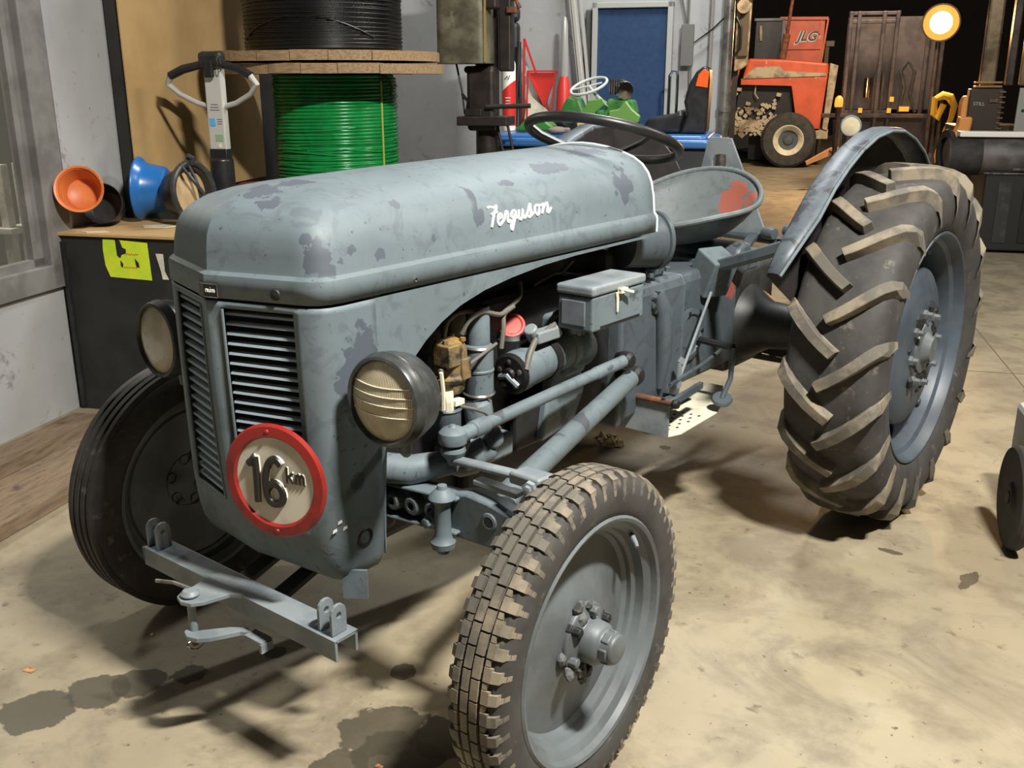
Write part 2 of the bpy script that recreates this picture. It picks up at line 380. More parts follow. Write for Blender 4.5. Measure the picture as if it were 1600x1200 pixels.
rim_.build('rear_edge', simple('edge_highlight', srgb(190, 200, 202), .35), hood)  # pale colour is a painted highlight along the hood's rear edge
# handle knob under nose band, small screws
q = MB().lathe([(0, .006), (.004, .005), (.005, 0)], (.2505, -.02, 1.018), (1, 0, 0), 10); q.build('screw', 'chrome', hood)
q = MB().lathe([(0, .006), (.010, .004), (.012, 0)], (.155, -.2945, 1.02), (.29, -.957, 0), 12); q.build('screw', 'engine', hood)
# badge plate on the nose ridge
bd = MB()
bd.prism([(-.028, -.013), (.0, -.013), (.0, .013), (-.028, .013)], (0, -.3425, 1.018), (.958, -.287, 0), (0, 0, 1), .003)
bd.prism([(0, -.013), (.034, -.013), (.034, .013), (0, .013)], (0, -.3425, 1.018), (.958, .287, 0), (0, 0, 1), .003)
bo = bd.build('badge', simple('badge_plate', srgb(58, 54, 54), .35, .4), hood, smooth=0)
e = MB(); 
for z in (-.013, .013): e.tube([(-.0268, -.3362, 1.018+z), (0, -.3448, 1.018+z), (.0325, -.3362, 1.018+z)], .0012, 6)
e.tube([(.0325, -.3362, 1.005), (.0325, -.3362, 1.031)], .0012, 6); e.build('badge_edge', 'steel', bo)
L_ = MB()   # worn lettering of the badge: only the end of a word survives
for x0, st in ((.006, [[(0, 0), (0, .006)], [(0, .004), (.002, .006), (.0035, .005), (.0035, 0)]]), (.0115, [[(0, .006), (0, .001), (.002, 0), (.0035, .002), (.0035, .006), (.0035, 0)]]), (.017, [[(0, .0), (0, .006)], [(0, .009), (0, .0095)]]), (.020, [[(0, 0), (0, .006)], [(0, .004), (.002, .006), (.003, 0)], [(.003, .004), (.005, .006), (.006, 0)]])):
    for pl in st: L_.tube([(x0+a, -.3455+.3*(x0+a), 1.015+c) for a, c in pl], .0009, 5)
L_.build('lettering', 'white_paint', bo)
# script emblem on the hood side
STR = [[(.223,1.136),(.232,1.138),(.243,1.136),(.251,1.136),(.256,1.139)],[(.255,1.138),(.256,1.133),(.251,1.127),(.247,1.117),(.244,1.107),(.241,1.093)],[(.238,1.12),(.249,1.123),(.259,1.125)],
[(.263,1.109),(.273,1.111),(.276,1.116),(.269,1.12),(.263,1.116),(.262,1.108),(.263,1.099),(.269,1.095),(.276,1.099),(.285,1.107)],
[(.285,1.107),(.289,1.121),(.293,1.123),(.296,1.119),(.297,1.11),(.296,1.103),(.3,1.098),(.307,1.102)],
[(.322,1.122),(.315,1.121),(.31,1.114),(.312,1.107),(.319,1.108),(.324,1.114),(.325,1.121),(.323,1.106),(.318,1.092),(.315,1.081),(.31,1.081),(.31,1.091),(.317,1.101),(.331,1.106),(.337,1.11)],
[(.337,1.122),(.336,1.112),(.337,1.103),(.343,1.099),(.349,1.106),(.351,1.122),(.352,1.11),(.357,1.101),(.363,1.103)],
[(.363,1.103),(.371,1.115),(.379,1.132),(.38,1.123),(.384,1.111),(.381,1.103),(.375,1.101),(.371,1.105)],[(.381,1.103),(.387,1.106),(.393,1.11)],
[(.405,1.127),(.398,1.122),(.399,1.111),(.406,1.103),(.413,1.108),(.413,1.12),(.405,1.127),(.414,1.124),(.423,1.125)],
[(.428,1.125),(.43,1.126),(.429,1.114),(.425,1.104)],[(.429,1.116),(.438,1.125),(.445,1.127),(.447,1.117),(.446,1.106),(.452,1.105),(.461,1.115)]]
def hood_x(y, z):
    pts = [hood_pt(.25, y, lv) for lv in LV]
    for a, c in zip(pts, pts[1:]):
        if a[2] <= z <= c[2]: return lerp(a[0], c[0], (z-a[2])/(c[2]-a[2]+1e-9))
    return .2
Sx = MB()
for pl in STR:
    out = []
    for y, z in pl:
        xs = hood_x(y, z)
        for _ in range(3):
            d = (xs+.003)-.238; yy = y-1.27*d; zz = z+.19*d; xs = hood_x(yy, zz)
        out.append((xs+.003, yy, zz))
    # smooth the stroke
    sm = []
    for i in range(len(out)-1):
        p0, p1, p2, p3 = [Vector(out[max(0, min(len(out)-1, i+k))]) for k in (-1, 0, 1, 2)]
        for t in (0, .33, .66):
            sm.append(.5*((2*p1)+(p2-p0)*t+(2*p0-5*p1+4*p2-p3)*t*t+(3*p1-p0-3*p2+p3)*t**3))
    sm.append(Vector(out[-1]))
    Sx.tube(sm, .0030, 6)
Sx.build('script_emblem', emb := simple('emblem_white', srgb(240, 238, 230), .35), hood)

# cowl (grille shell)
ZL = [.9975, .985, .86, .72, .60, .56, .525, .487, .455, .433, .417, .407, .402]
REC = [0, 0, .002, .006, .014, .018, .024, .033, .045, .060, .078, .10, .135]
INS = [.003, .003, .003, .003, .003, .003, .004, .006, .010, .018, .030, .05, .085]
CP = PL[:15]
def fy(x, z):
    for a in range(len(ZL)-1):
        if ZL[a] >= z >= ZL[a+1]: r = lerp(REC[a], REC[a+1], (ZL[a]-z)/(ZL[a]-ZL[a+1]))
    return -.34+.3*abs(x)+r*(1-.75*min(abs(x), .25)/.25)
sh = MB(); n = len(CP)
for sgn in (1, -1):
    vs = []
    for i, z in enumerate(ZL):
        for px, py in CP:
            k = 1-INS[i]/.25; wf = max(0, 1-(py+.28)/.13)if py > -.28 else 1
            vs.append((px*k*sgn, py+REC[i]*(1-.75*px/.25)*wf+INS[i]*.6*wf, z))
    fs = []
    for i in range(len(ZL)-1):
        for k in range(n-1):
            if 1 <= i <= 4 and 1 <= k <= 4: continue
            fs.append((i*n+k, i*n+k+1, (i+1)*n+k+1, (i+1)*n+k))
    sh.add(vs, fs)
shell = sh.build('grille_cowl', 'shell', TR, smooth=27, solid=.005, off=0)
# raised bead beside the centre bar and recess frames
for sgn in (1, -1):
    bdm = MB()
    bdm.tube([(sgn*.0345, fy(.0345, z)-.001, z) for z in (.983, .86, .72, .60, .562)], .003, 6)
    bdm.build('bead', 'shell', shell)
NS = 21
M['slat'] = simple('slat_paint_lightened', srgb(140, 152, 158), .38)  # lighter than the cowl, so the colour stands in for bounced light
slat_me = None
for sgn in (1, -1):
    for i in range(NS):
        z = .972-i*.0201
        m_ = MB(); a = (sgn*.030, fy(.03, z)+.013, z); c_ = (sgn*.192, fy(.192, z)+.013, z)
        d = Vector(c_)-Vector(a); nrm = Vector((sgn*.287, -.958, 0))
        vs = []
        for p in (Vector(a), Vector(c_)):
            vs += [p-nrm*.006+Vector((0, 0, .0042)), p+nrm*.004+Vector((0, 0, .0024)), p+nrm*.006+Vector((0, 0, -.0022)), p-nrm*.004+Vector((0, 0, -.0030))]
        m_.add(vs, [(0, 1, 2, 3), (7, 6, 5, 4), (0, 4, 5, 1), (1, 5, 6, 2), (2, 6, 7, 3), (3, 7, 4, 0)])
        m_.build('grille_slat', 'slat', shell, smooth=0)
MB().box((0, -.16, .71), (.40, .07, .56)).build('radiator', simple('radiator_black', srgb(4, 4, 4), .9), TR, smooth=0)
# cowl dimple hole with bolt
for sgn in (1, -1):
    q = MB().lathe([(.0, -.004), (.012, -.004), (.014, .0015), (.019, .003), (.022, .0)], (sgn*.2475, -.185, .508), (sgn, 0, 0), 18); q.build('bolt_recess', 'engine', shell)
    # side panels with the big arch
    arch = [(-.1308, .998), (.925, .998), (.925, .992), (.80, .992), (.55, .990), (.42, .985), (.30, .974), (.20, .960), (.12, .940), (.06, .915), (.01, .885), (-.04, .845), (-.075, .80), (-.10, .745), (-.115, .68), (-.122, .6), (-.1285, .47), (-.1308, .45)]
    p = MB().prism(arch, (sgn*.2466, 0, 0), (0, 1, 0), (0, 0, 1), .005)
    p.build('side_panel', 'shell', TR, smooth=0)
# peeled tape flakes on the cowl
for c_, r_ in (((.243, -.246, .562), 20), ((.238, -.256, .545), 50), ((.246, -.236, .547), -30)):
    MB().prism([(-.006, -.004), (.006, -.002), (.005, .004), (-.004, .003)], c_, (.5, .6, .3), (0, 0, 1), .001).build('paint_flake', 'white_paint', shell, smooth=0)

# speed sign
N_ = Vector((.27, -.96, .03)).normalized(); XX = Vector((.96, .27, 0)).normalized(); YY = N_.cross(XX) * -1
YY = YY if YY.z > 0 else -YY
so = Vector((.160, -.330, .658))
sg = MB().lathe([(.110, -.003), (.1165, 0), (.1165, .004), (.112, .008), (.094, .009), (.090, .006), (.088, .003)], so, N_, 56)
sign = sg.build('speed_sign', 'sign_red', TR)
MB().lathe([(.0, .004), (.089, .004)], so, N_, 48).build('sign_plate', 'sign_white', sign)
MB().lathe([(.0, -.004), (.110, -.003)], so, N_, 48).build('sign_back', 'steel', sign)
def stroke(strokes, r, name, mat, par, cen, X, Y, lift, s=1.0):
    m = MB()
    for pl in strokes:
        out = []
        for i in range(len(pl)-1):
            p0, p1, p2, p3 = [Vector((*pl[max(0, min(len(pl)-1, i+k))], 0)) for k in (-1, 0, 1, 2)]
            for t in (0, .25, .5, .75):
                q = .5*((2*p1)+(p2-p0)*t+(2*p0-5*p1+4*p2-p3)*t*t+(3*p1-p0-3*p2+p3)*t**3); out.append(q)
        out.append(Vector((*pl[-1], 0)))
        m.tube([cen+X*q.x*s+Y*q.y*s+N_*lift for q in out], r, 8)
    return m.build(name, mat, par)
ONE = [[(-.058, .030), (-.050, .036), (-.042, .046)], [(-.042, .046), (-.0405, .02), (-.040, -.02), (-.040, -.047)]]
SIX = [[(.018, .036), (.006, .046), (-.010, .038), (-.018, .012), (-.019, -.015), (-.014, -.038), (.000, -.047), (.015, -.040), (.020, -.024), (.012, -.008), (-.002, -.004), (-.014, -.013), (-.018, -.022)]]
KM = [[(.030, .034), (.030, .018), (.030, .002)], [(.043, .024), (.037, .018), (.031, .014)], [(.035, .016), (.040, .009), (.044, .002)],
      [(.051, .022), (.051, .012), (.051, .002)], [(.051, .017), (.055, .022), (.059, .020), (.060, .002)], [(.060, .017), (.064, .022), (.068, .019), (.069, .002)]]
bl = simple('sign_black', srgb(30, 27, 24), .4)
hl = simple('sign_highlight', srgb(226, 220, 202), .4)  # pale offset copies, edge highlight of the characters put into colour
stroke(ONE, .0082, 'numeral', bl, sign, so, XX, YY, .005); stroke(SIX, .0082, 'numeral', bl, sign, so, XX, YY, .005)
stroke(ONE, .0078, 'numeral_highlight', hl, sign, so+XX*.0026+YY*.0018, XX, YY, .0008); stroke(SIX, .0078, 'numeral_highlight', hl, sign, so+XX*.0026+YY*.0018, XX, YY, .0008)
stroke(KM, .0028, 'lettering', bl, sign, so, XX, YY, .0052); stroke(KM, .0024, 'lettering_highlight', hl, sign, so+XX*.0012+YY*.001, XX, YY, .0040)
for a in (95, 272):
    q = MB().lathe([(0, .013), (.004, .012), (.005, .009)], so+XX*cos(radians(a))*.102+YY*sin(radians(a))*.102, N_, 10); q.build('rivet', 'sign_red', sign)

# head lamps
for sgn in (1, -1):
    c_ = Vector((sgn*.366, -.226, .836)); ax = Vector((sgn*.06, -1, 0.02)).normalized()
    hl_ = MB().lathe([(.0, -.100), (.034, -.098), (.062, -.086), (.080, -.062), (.0885, -.034), (.0895, -.016), (.0915, -.013), (.0915, -.007), (.0895, -.004), (.089, .004), (.086, .011), (.081, .014), (.078, .011), (.077, .006)], c_, ax, 40)
    lamp = hl_.build('headlamp', 'black_gloss', TR)
    MB().lathe([(.0, .022), (.02, .0212), (.045, .017), (.065, .011), (.078, .005)], c_, ax, 36).build('lens', 'lens', lamp)
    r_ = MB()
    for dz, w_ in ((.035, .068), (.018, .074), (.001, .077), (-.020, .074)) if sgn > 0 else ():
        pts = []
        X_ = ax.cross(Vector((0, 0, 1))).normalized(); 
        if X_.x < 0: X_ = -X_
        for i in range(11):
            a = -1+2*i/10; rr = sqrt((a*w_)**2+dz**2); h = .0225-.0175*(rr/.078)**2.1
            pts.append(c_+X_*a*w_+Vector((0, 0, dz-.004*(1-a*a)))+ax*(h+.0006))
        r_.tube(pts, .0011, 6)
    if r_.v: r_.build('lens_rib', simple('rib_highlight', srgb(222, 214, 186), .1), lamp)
    br = MB().tube([c_+Vector((0, .05, -.085)), c_+Vector((0, .05, -.11)), (sgn*.33, -.14, .70), (sgn*.25, -.10, .70)], .011, 10)
    br.build('lamp_bracket', 'paint', lamp)

# ---- wheels
def wheel_front(sgn):
    rz = .04 + (0 if sgn > 0 else pi)
    rim = MB().lathe([(.256, .046), (.257, .052), (.252, .056), (.245, .053), (.240, .040), (.226, .030), (.222, .012), (.214, .006), (.212, -.010), (.222, -.014), (.228, -.035), (.245, -.050), (.256, -.052), (.257, -.045), (.24, -.03), (.225, -.01), (.225, .02), (.24, .036), (.256, .046)], (0, 0, 0), (1, 0, 0), 64)
    r = rim.build('front_wheel', 'disc_paint', TR, loc=(sgn*.645, 0, .3435), rot=(0, 0, rz), smooth=30)
    MB().lathe([(.213, -.004), (.205, -.012), (.19, -.010), (.14, .000), (.10, .012), (.072, .018), (.05, .018), (.0, .018)], (0, 0, 0), (1, 0, 0), 48).build('wheel_disc', 'disc_paint', r)
    T_ = MB().lathe([(.250, .045), (.258, .052), (.275, .0575), (.298, .059), (.316, .0565), (.328, .050), (.334, .044), (.335, .02), (.3345, .0), (.335, -.02), (.334, -.044), (.328, -.050), (.316, -.0565), (.298, -.059), (.275, -.0575), (.258, -.052), (.250, -.045)], (0, 0, 0), (1, 0, 0), 96)
    tyre = T_.build('tyre', 'rubber', r, smooth=40)
    B = MB()
    def cb(p0, p1, s0, s1, rb, rt0, rt1, rb1=None, sk=0):
        vs = []
        for p, s, rr in ((p0, s0, rb), (p1, s0, rb), (p1+sk, s1, rb1 or rb), (p0+sk, s1, rb1 or rb), (p0, s0, rt0), (p1, s0, rt0), (p1+sk, s1, rt1), (p0+sk, s1, rt1)):
            vs.append((s, -rr*cos(p), rr*sin(p)))
        B.hexa(vs)
    N = 52; P = 2*pi/N
    if sgn < 0:      # this tyre is worn to plain ribs
        for s0, s1 in ((-.050, -.030), (-.026, -.004), (.0, .022), (.026, .048)):
            B.lathe([(.330, s0), (.342, s0+.003), (.3425, (s0+s1)/2), (.342, s1-.003), (.330, s1)], (0, 0, 0), (1, 0, 0), 96)
    for i in range(N if sgn > 0 else 0):
        a = i*P
        for k in range(2):
            cb(a+k*P/2, a+(k+1)*P/2-.012*(k), .002, .018, .332, .3435, .3435)
        cb(a+.3*P, a+1.3*P-.012, -.018, -.003, .332, .3435, .3435)
        for e in (1, -1):
            o = 0 if e > 0 else P/2
            cb(a+o, a+o+P*.62, e*.025, e*.040, .332, .3432, .342)
            cb(a+o, a+o+P*.50, e*.040, e*.0535, .332, .342, .334, .318)
            cb(a+o+P*.66, a+o+P*.93, e*.025, e*.034, .332, .342, .341)
            cb(a+o+P*.04, a+o+P*.30, e*.0535, e*.0585, .316, .330, .306, .300)
    B.build('tread', 'lug' if sgn > 0 else 'rubber', r, smooth=0 if sgn > 0 else 40)
    hub = MB().lathe([(.075, .014), (.074, .026), (.060, .030), (.046, .034), (.043, .062), (.036, .070), (.033, .072), (.031, .098), (.024, .102), (0, .102)], (0, 0, 0), (1, 0, 0), 28)
    for k in range(3):
        a = radians(k*60); hub.bar((.082, cos(a)*.034, sin(a)*.034), (.082, -cos(a)*.034, -sin(a)*.034), .022, .018, (1, 0, 0))
    ho = hub.build('hub', 'disc_paint', r, bevel=.003)
    for k in range(6):
        a = radians(k*60+20); c_ = (.018, cos(a)*.062, sin(a)*.062)
        MB().lathe([(.016, -.004), (.015, .008), (.011, .009), (.0105, .026), (.006, .028), (0, .028)], c_, (1, 0, 0), 6).build('wheel_nut', 'disc_paint' if k % 2 else 'engine', r, smooth=20, bevel=.0015)
    m = MB()    # dried mud flakes round the hub
    rnd = random.Random(3)
    for k in range(16):
        a = rnd.uniform(0, 2*pi); rr = rnd.uniform(.055, .085); s_ = rnd.uniform(.008, .02)
        c_ = Vector((.018+rnd.uniform(0, .015), cos(a)*rr, sin(a)*rr))
        m.lathe([(0, s_*.7), (s_*.7, s_*.45), (s_, 0), (s_*.8, -s_*.3)], c_, (1, rnd.uniform(-.5, .5), rnd.uniform(-.5, .5)), 6)
    mo = m.build('caked_mud', simple('mud_grey', srgb(92, 94, 92), .85, 0, srgb(56, 56, 55), 40, .45, .55, .5, 60), r, smooth=0); mo['kind'] = 'stuff'
    MB().tube([(.035, .155, .168), (.052, .142, .160), (.060, .135, .155)], [.006, .005, .004], 8).build('valve_stem', 'light_paint', r)
    return r
wheel_front(1); wheel_front(-1)
RY, RZ = 1.78, .577
def wheel_rear(sgn):
    rim = MB().lathe([(.372, .116), (.376, .122), (.373, .128), (.366, .127), (.358, .112), (.352, .095), (.340, .085), (.333, .060), (.328, .02), (.328, -.04), (.345, -.08), (.36, -.11), (.375, -.12), (.376, -.11), (.35, -.07), (.334, -.04), (.334, .02), (.345, .08), (.36, .10), (.372, .116)], (0, 0, 0), (1, 0, 0), 72)
    r = rim.build('rear_wheel', 'rear_disc', TR, loc=(sgn*.648, RY, RZ), rot=(0, 0, 0 if sgn > 0 else pi), smooth=30)
    MB().lathe([(.330, -.02), (.29, -.015), (.262, .0), (.258, .06), (.253, .074), (.235, .084), (.19, .096), (.13, .104), (0, .106)], (0, 0, 0), (1, 0, 0), 64).build('wheel_disc', 'rear_disc', r)
    for k in range(6):
        a = radians(k*60+10)
        q = MB().box((.020, cos(a)*.318, sin(a)*.318), (.05, .05, .04), Matrix.Rotation(a, 3, 'X')); q.lathe([(.014, 0), (.014, .02), (.0, .021)], (.045, cos(a)*.315, sin(a)*.315), (1, 0, 0), 6)
        q.build('rim_clamp', 'rear_disc', r, smooth=0, bevel=.004)
    hub = MB().lathe([(.085, .100), (.08, .112), (.055, .116), (.045, .128), (.038, .140), (0, .142)], (0, 0, 0), (1, 0, 0), 32)
    hub.build('hub', 'disc_paint', r)
    for k in range(8):
        a = radians(k*45+8)
        MB().lathe([(.017, -.002), (.016, .010), (.011, .011), (.010, .026), (0, .027)], (.104, cos(a)*.115, sin(a)*.115), (1, 0, 0), 6).build('wheel_nut', 'disc_paint', r, smooth=20)
    m = MB(); rnd = random.Random(5)
    for k in range(22):
        a = rnd.uniform(0, 2*pi); rr = rnd.uniform(.08, .15); s_ = rnd.uniform(.012, .028)
        m.lathe([(0, s_*.6), (s_*.7, s_*.4), (s_, 0), (s_*.8, -s_*.3)], (.102, cos(a)*rr, sin(a)*rr), (1, rnd.uniform(-.5, .5), rnd.uniform(-.5, .5)), 6)
    mo = m.build('caked_mud', 'engine', r, smooth=0); mo['kind'] = 'stuff'
    sd = [(.368, .115), (.385, .130), (.42, .143), (.455, .147), (.49, .144), (.515, .134), (.532, .118), (.540, .09), (.543, .05), (.544, 0)]
    prof = sd+[(a, -c) for a, c in sd[::-1][1:]]
    MB().lathe(prof, (0, 0, 0), (1, 0, 0), 96).build('tyre', 'rubber', r, smooth=50)
    B = MB(); NL = 18; P = 2*pi/NL; dirn = sgn
    st = [(-.020, -.030, .545, .577, .034), (.010, .004, .545, .577, .035), (.045, .050, .543, .577, .036), (.085, .112, .538, .573, .038), (.115, .165, .525, .563, .040), (.137, .205, .505, .541, .041), (.150, .235, .47, .505, .038), (.150, .25, .44, .455, .030)]
    st = [(s, f, rb-.02, rt_, w) for s, f, rb, rt_, w in st]
    for e in (1, -1):
        for i in range(NL):
            f0 = i*P+(P/2 if e*sgn < 0 else 0); vs = []
            jt = random.uniform(-.006, .006)
            for s, f, rb, rt_, w in st:
                for dp, rr, q in ((-.5, rb, 1.15), (-.42, rt_, 1), (.42, rt_, 1), (.5, rb, 1.15)):
                    # sweep direction is a diagonal: shift across it in angle and sideways
                    ph = f0+f+dp*q*w/.57*.80+jt; ss = s-dp*q*w*.60*(1 if s < .14 else .2)
                    ph2 = ph if sgn > 0 else pi-ph
                    vs.append((e*ss, -rr*cos(ph2), rr*sin(ph2)))
            fs = []
            for k in range(len(st)-1):
                for j in range(3): fs.append((k*4+j, k*4+j+1, k*4+4+j+1, k*4+4+j))
            fs += [(0, 1, 2, 3), tuple(len(st)*4-4+j for j in (3, 2, 1, 0))]
            B.add(vs, fs)
    B.build('tread_lug_ring', 'lug', r, smooth=25, bevel=.003, seg=1)
    return r
wheel_rear(1); wheel_rear(-1)
# ---- front axle, steering
A = MB()
def channel(m, a, b, hgt, dep, t=.008):     # I-section beam from a to b, open towards -y
    a, b = Vector(a), Vector(b); z = Vector((0, 0, hgt/2-t/2))
    m.bar(a+z, b+z, dep, t); m.bar(a-z, b-z, dep, t); m.bar(a, b, t, hgt)
for sgn in (1, -1):
    ax = MB(); channel(ax, (0, 0, .50), (sgn*.355, 0, .525), .085, .06)
    ax.build('axle_beam', 'paint', TR, smooth=0, bevel=.004)
    for x_ in (.165, .225, .285):
        MB().lathe([(.010, -.03), (.010, .0), (.010, .030), (.017, .030), (.022, .026), (.024, .018), (.024, 0)], (sgn*x_, 0, .502+x_*.06), (0, -1, 0), 20).build('axle_boss', 'paint', TR)
        MB().lathe([(0, .0), (.0105, .0)], (sgn*x_, -.012, .502+x_*.06), (0, -1, 0), 14).build('hole', 'black', TR)
    arm = MB()
    pts = [(.325, .565, .470), (.37, .578, .470), (.43, .573, .472), (.49, .560, .478), (.53, .548, .482), (.54, .53, .485)]
    up_, lo_ = [(p[0], p[1]) for p in pts], [(p[0], p[2]) for p in pts]
    arm.prism([(sgn*a, c) for a, c in (lo_+up_[::-1])], (0, .012, 0), (1, 0, 0), (0, 0, 1), .05)
    ao = arm.build('axle_arm', 'paint', TR, smooth=30, bevel=.006)
    for (x_, z_, rr) in ((.435, .532, .011), ):
        MB().lathe([(.0, .002), (rr, .002), (rr+.002, .004), (rr+.008, .003), (rr+.010, 0)], (sgn*x_, -.013, z_), (0, -1, 0), 18).build('boss', 'paint', ao)
        MB().lathe([(0, .0048), (rr, .0048)], (sgn*x_, -.013, z_), (0, -1, 0), 14).build('hole', 'black', ao)
    for x_, z_ in ((.305, .512), (.505, .515)):
        q = MB().lathe([(.023, -.02), (.023, .018), (.018, .020), (.018, .036), (.013, .038), (.012, .050), (0, .051)], (sgn*x_, -.02, z_), (0, -1, 0), 6)
        q.build('axle_bolt', 'paint', ao, smooth=25, bevel=.003)
    # vertical pin with ball ends
    q = MB().lathe([(0, .068), (.010, .066), (.012, .058), (.017, .054), (.026, .046), (.030, .038), (.022, .030), (.017, .02), (.018, -.045), (.021, -.055), (.027, -.062), (.025, -.075), (.014, -.080), (.013, -.088), (0, -.089)], (sgn*.332, -.042, .532), (0, 0, 1), 20)
    q.build('clamp_pin', 'paint', ao)
    # king pin housing and steering arm
    kp = MB().lathe([(0, .66), (.022, .658), (.026, .645), (.026, .60), (.032, .59), (.032, .40), (.026, .37), (.024, .32), (0, .31)], (sgn*.548, .0, 0), (0, 0, 1), 20)
    kp.lathe([(.028, 0), (.030, .05), (.026, .08)], (sgn*.53, 0, .3435), (sgn, 0, 0), 18)
    ko = kp.build('kingpin', 'paint', TR)
    sa = MB(); sa.bar((sgn*.30, .03, .625), (sgn*.50, .01, .645), .030, .014); sa.bar((sgn*.49, .012, .645), (sgn*.575, -.002, .652), .052, .026)
    so_ = sa.build('steering_arm', 'light_paint', TR, bevel=.006)
    q = MB().lathe([(.014, 0), (.014, .012), (.009, .013), (.008, .020), (0, .021)], (sgn*.555, -.030, .648), (sgn*.2, -1, 0), 6); q.build('clamp_bolt', 'light_paint', so_, smooth=20)
    # ball joint at arm end
    bj = MB().lathe([(.010, -.055), (.016, -.04), (.024, -.032), (.028, -.022), (.026, -.014), (.020, -.010), (.030, -.004), (.032, .008), (.030, .02), (.022, .028), (.010, .031), (.006, .036), (0, .037)], (sgn*.30, .03, .668), (0, 0, 1), 24)
    bjo = bj.build('ball_joint', 'paint', TR)
    # drag link and radius rod
    d0, d1 = Vector((sgn*.30, .045, .672)), Vector((sgn*.25, .79, .668))
    dv = (d1-d0).normalized()
    dl = MB().tube([d0+dv*.01, d0+dv*.05, d0+dv*.052, d0+dv*.10, d0+dv*.102, d1-dv*.16, d1-dv*.158, d1], [.017, .017, .020, .020, .0155, .0155, .0175, .0175], 14)
    dl.build('drag_link', 'paint', TR)
    bj2 = MB().lathe([(0, -.03), (.018, -.028), (.024, -.01), (.024, .012), (.016, .022), (0, .024)], d1+dv*.01, (sgn, 0, 0), 18); bj2.build('drag_link_end', 'engine', TR)
    rr = MB().tube([(sgn*.43, .045, .545), (sgn*.40, .10, .552), (sgn*.245, .83, .605), (sgn*.24, .85, .607)], [.026, .028, .026, .016], 18)
    rr.build('radius_rod', 'paint', TR)
    MB().lathe([(0, -.05), (.02, -.048), (.028, -.03), (.028, .02), (.018, .03), (0, .032)], (sgn*.235, .86, .608), (sgn, 0, 0), 18).build('rod_mount', 'engine', TR)
# white strip plate on the axle
MB().bar((.375, .02, .60), (.49, .02, .597), .03, .012).build('axle_strap', 'light_paint', TR, smooth=0, bevel=.003)
# front hitch bar
hb0 = MB(); X0, X1, Y0, Y1, ZT, HH = -.335, .325, -.346, -.288, .370, .045
hb0.box(((X0+X1)/2, (Y0+Y1)/2, ZT-.003), (X1-X0, Y1-Y0, .006)); hb0.box(((X0+X1)/2, Y0+.003, ZT-HH/2), (X1-X0, .006, HH)); hb0.box(((X0+X1)/2, Y1-.003, ZT-HH/2), (X1-X0, .006, HH))
bar_ = hb0.build('hitch_bar', 'light_paint', TR, smooth=0, bevel=.0015)
for x_ in (-.327, -.292, .268, .304):
    outer = [(-.019, 0), (-.019, .015), (-.019, .030), (-.019, .045)]+[(.019*cos(radians(a)), .045+.019*sin(radians(a))) for a in (150, 120, 90, 60, 30)]+[(.019, .045), (.019, .030), (.019, .015), (.019, 0), (0, 0)]
    c0 = (0, .040); inner = []
    for a_, b_ in outer:
        an = atan2(b_-c0[1], a_-c0[0]); inner.append((c0[0]+.0065*cos(an), c0[1]+.0065*sin(an)))
    MB().ring(outer, inner, (x_, -.318, ZT), (0, 1, 0), (0, 0, 1), .007).build('lug_plate', 'light_paint', bar_, smooth=0, bevel=.001)
tp = [(.045, 0), (.012, -.02), (-.004, -.075), (-.018, -.094), (-.042, -.102), (-.066, -.094), (-.078, -.075), (-.078, -.045), (-.086, -.02), (-.092, 0)]
MB().prism(tp, (0, Y0+.006, ZT-.002), (1, 0, 0), (0, 1, 0), .010).build('tongue_plate', 'light_paint', bar_, smooth=0, bevel=.002)
lo = [(.055, -.005), (.03, -.02), (.0, -.075), (-.018, -.094), (-.042, -.102), (-.062, -.094), (-.070, -.08), (-.045, -.075), (-.025, -.05), (.0, -.02), (.03, .0)]
MB().prism([(a+.008, c) for a, c in lo], (0, Y0+.006, ZT-.082), (1, 0, 0), (0, 1, 0), .012).build('tongue_plate', 'light_paint', bar_, smooth=0, bevel=.002)
MB().bar((.055, Y0-.002, ZT-.080), (.105, Y0+.002, ZT-.084), .03, .006).box((.105, Y0, ZT-.094), (.006, .03, .02)).build('tongue_foot', 'light_paint', bar_, smooth=0)
pn = MB().lathe([(0, .014), (.014, .013), (.020, .006), (.020, .003), (.009, .002), (.009, -.105), (0, -.106)], (-.045, Y0-.070, ZT+.004), (0, 0, 1), 18)
po = pn.build('hitch_pin', 'light_paint', bar_)
MB().tube([(-.055, Y0-.065, ZT+.016), (-.10, Y0-.07, ZT+.016), (-.145, Y0-.085, ZT+.012)], .0045, 8).build('pin_handle', 'steel', po)
rg = MB().tube([(-.045+.017*cos(a), Y0-.070+.017*sin(a), ZT-.112+.002*sin(3*a)) for a in [radians(15*k) for k in range(24)]], .0016, 6, closed=True); rg.build('pin_ring', 'chrome', po)
MB().lathe([(0, .006), (.007, .004), (.007, -.004), (0, -.006)], (-.045, Y0-.07, ZT-.108), (0, 0, 1), 12).build('pin_tip', 'rust', po)
for x_ in (-.06, .06):
    MB().bar((x_, -.29, .34), (x_, -.02, .42), .04, .012).build('hitch_arm', 'engine', bar_, smooth=0)
MB().box((.240, -.212, .410), (.052, .006, .065), Matrix.Rotation(radians(35), 3, 'Z')).build('hitch_gusset', 'paint', bar_, smooth=0)

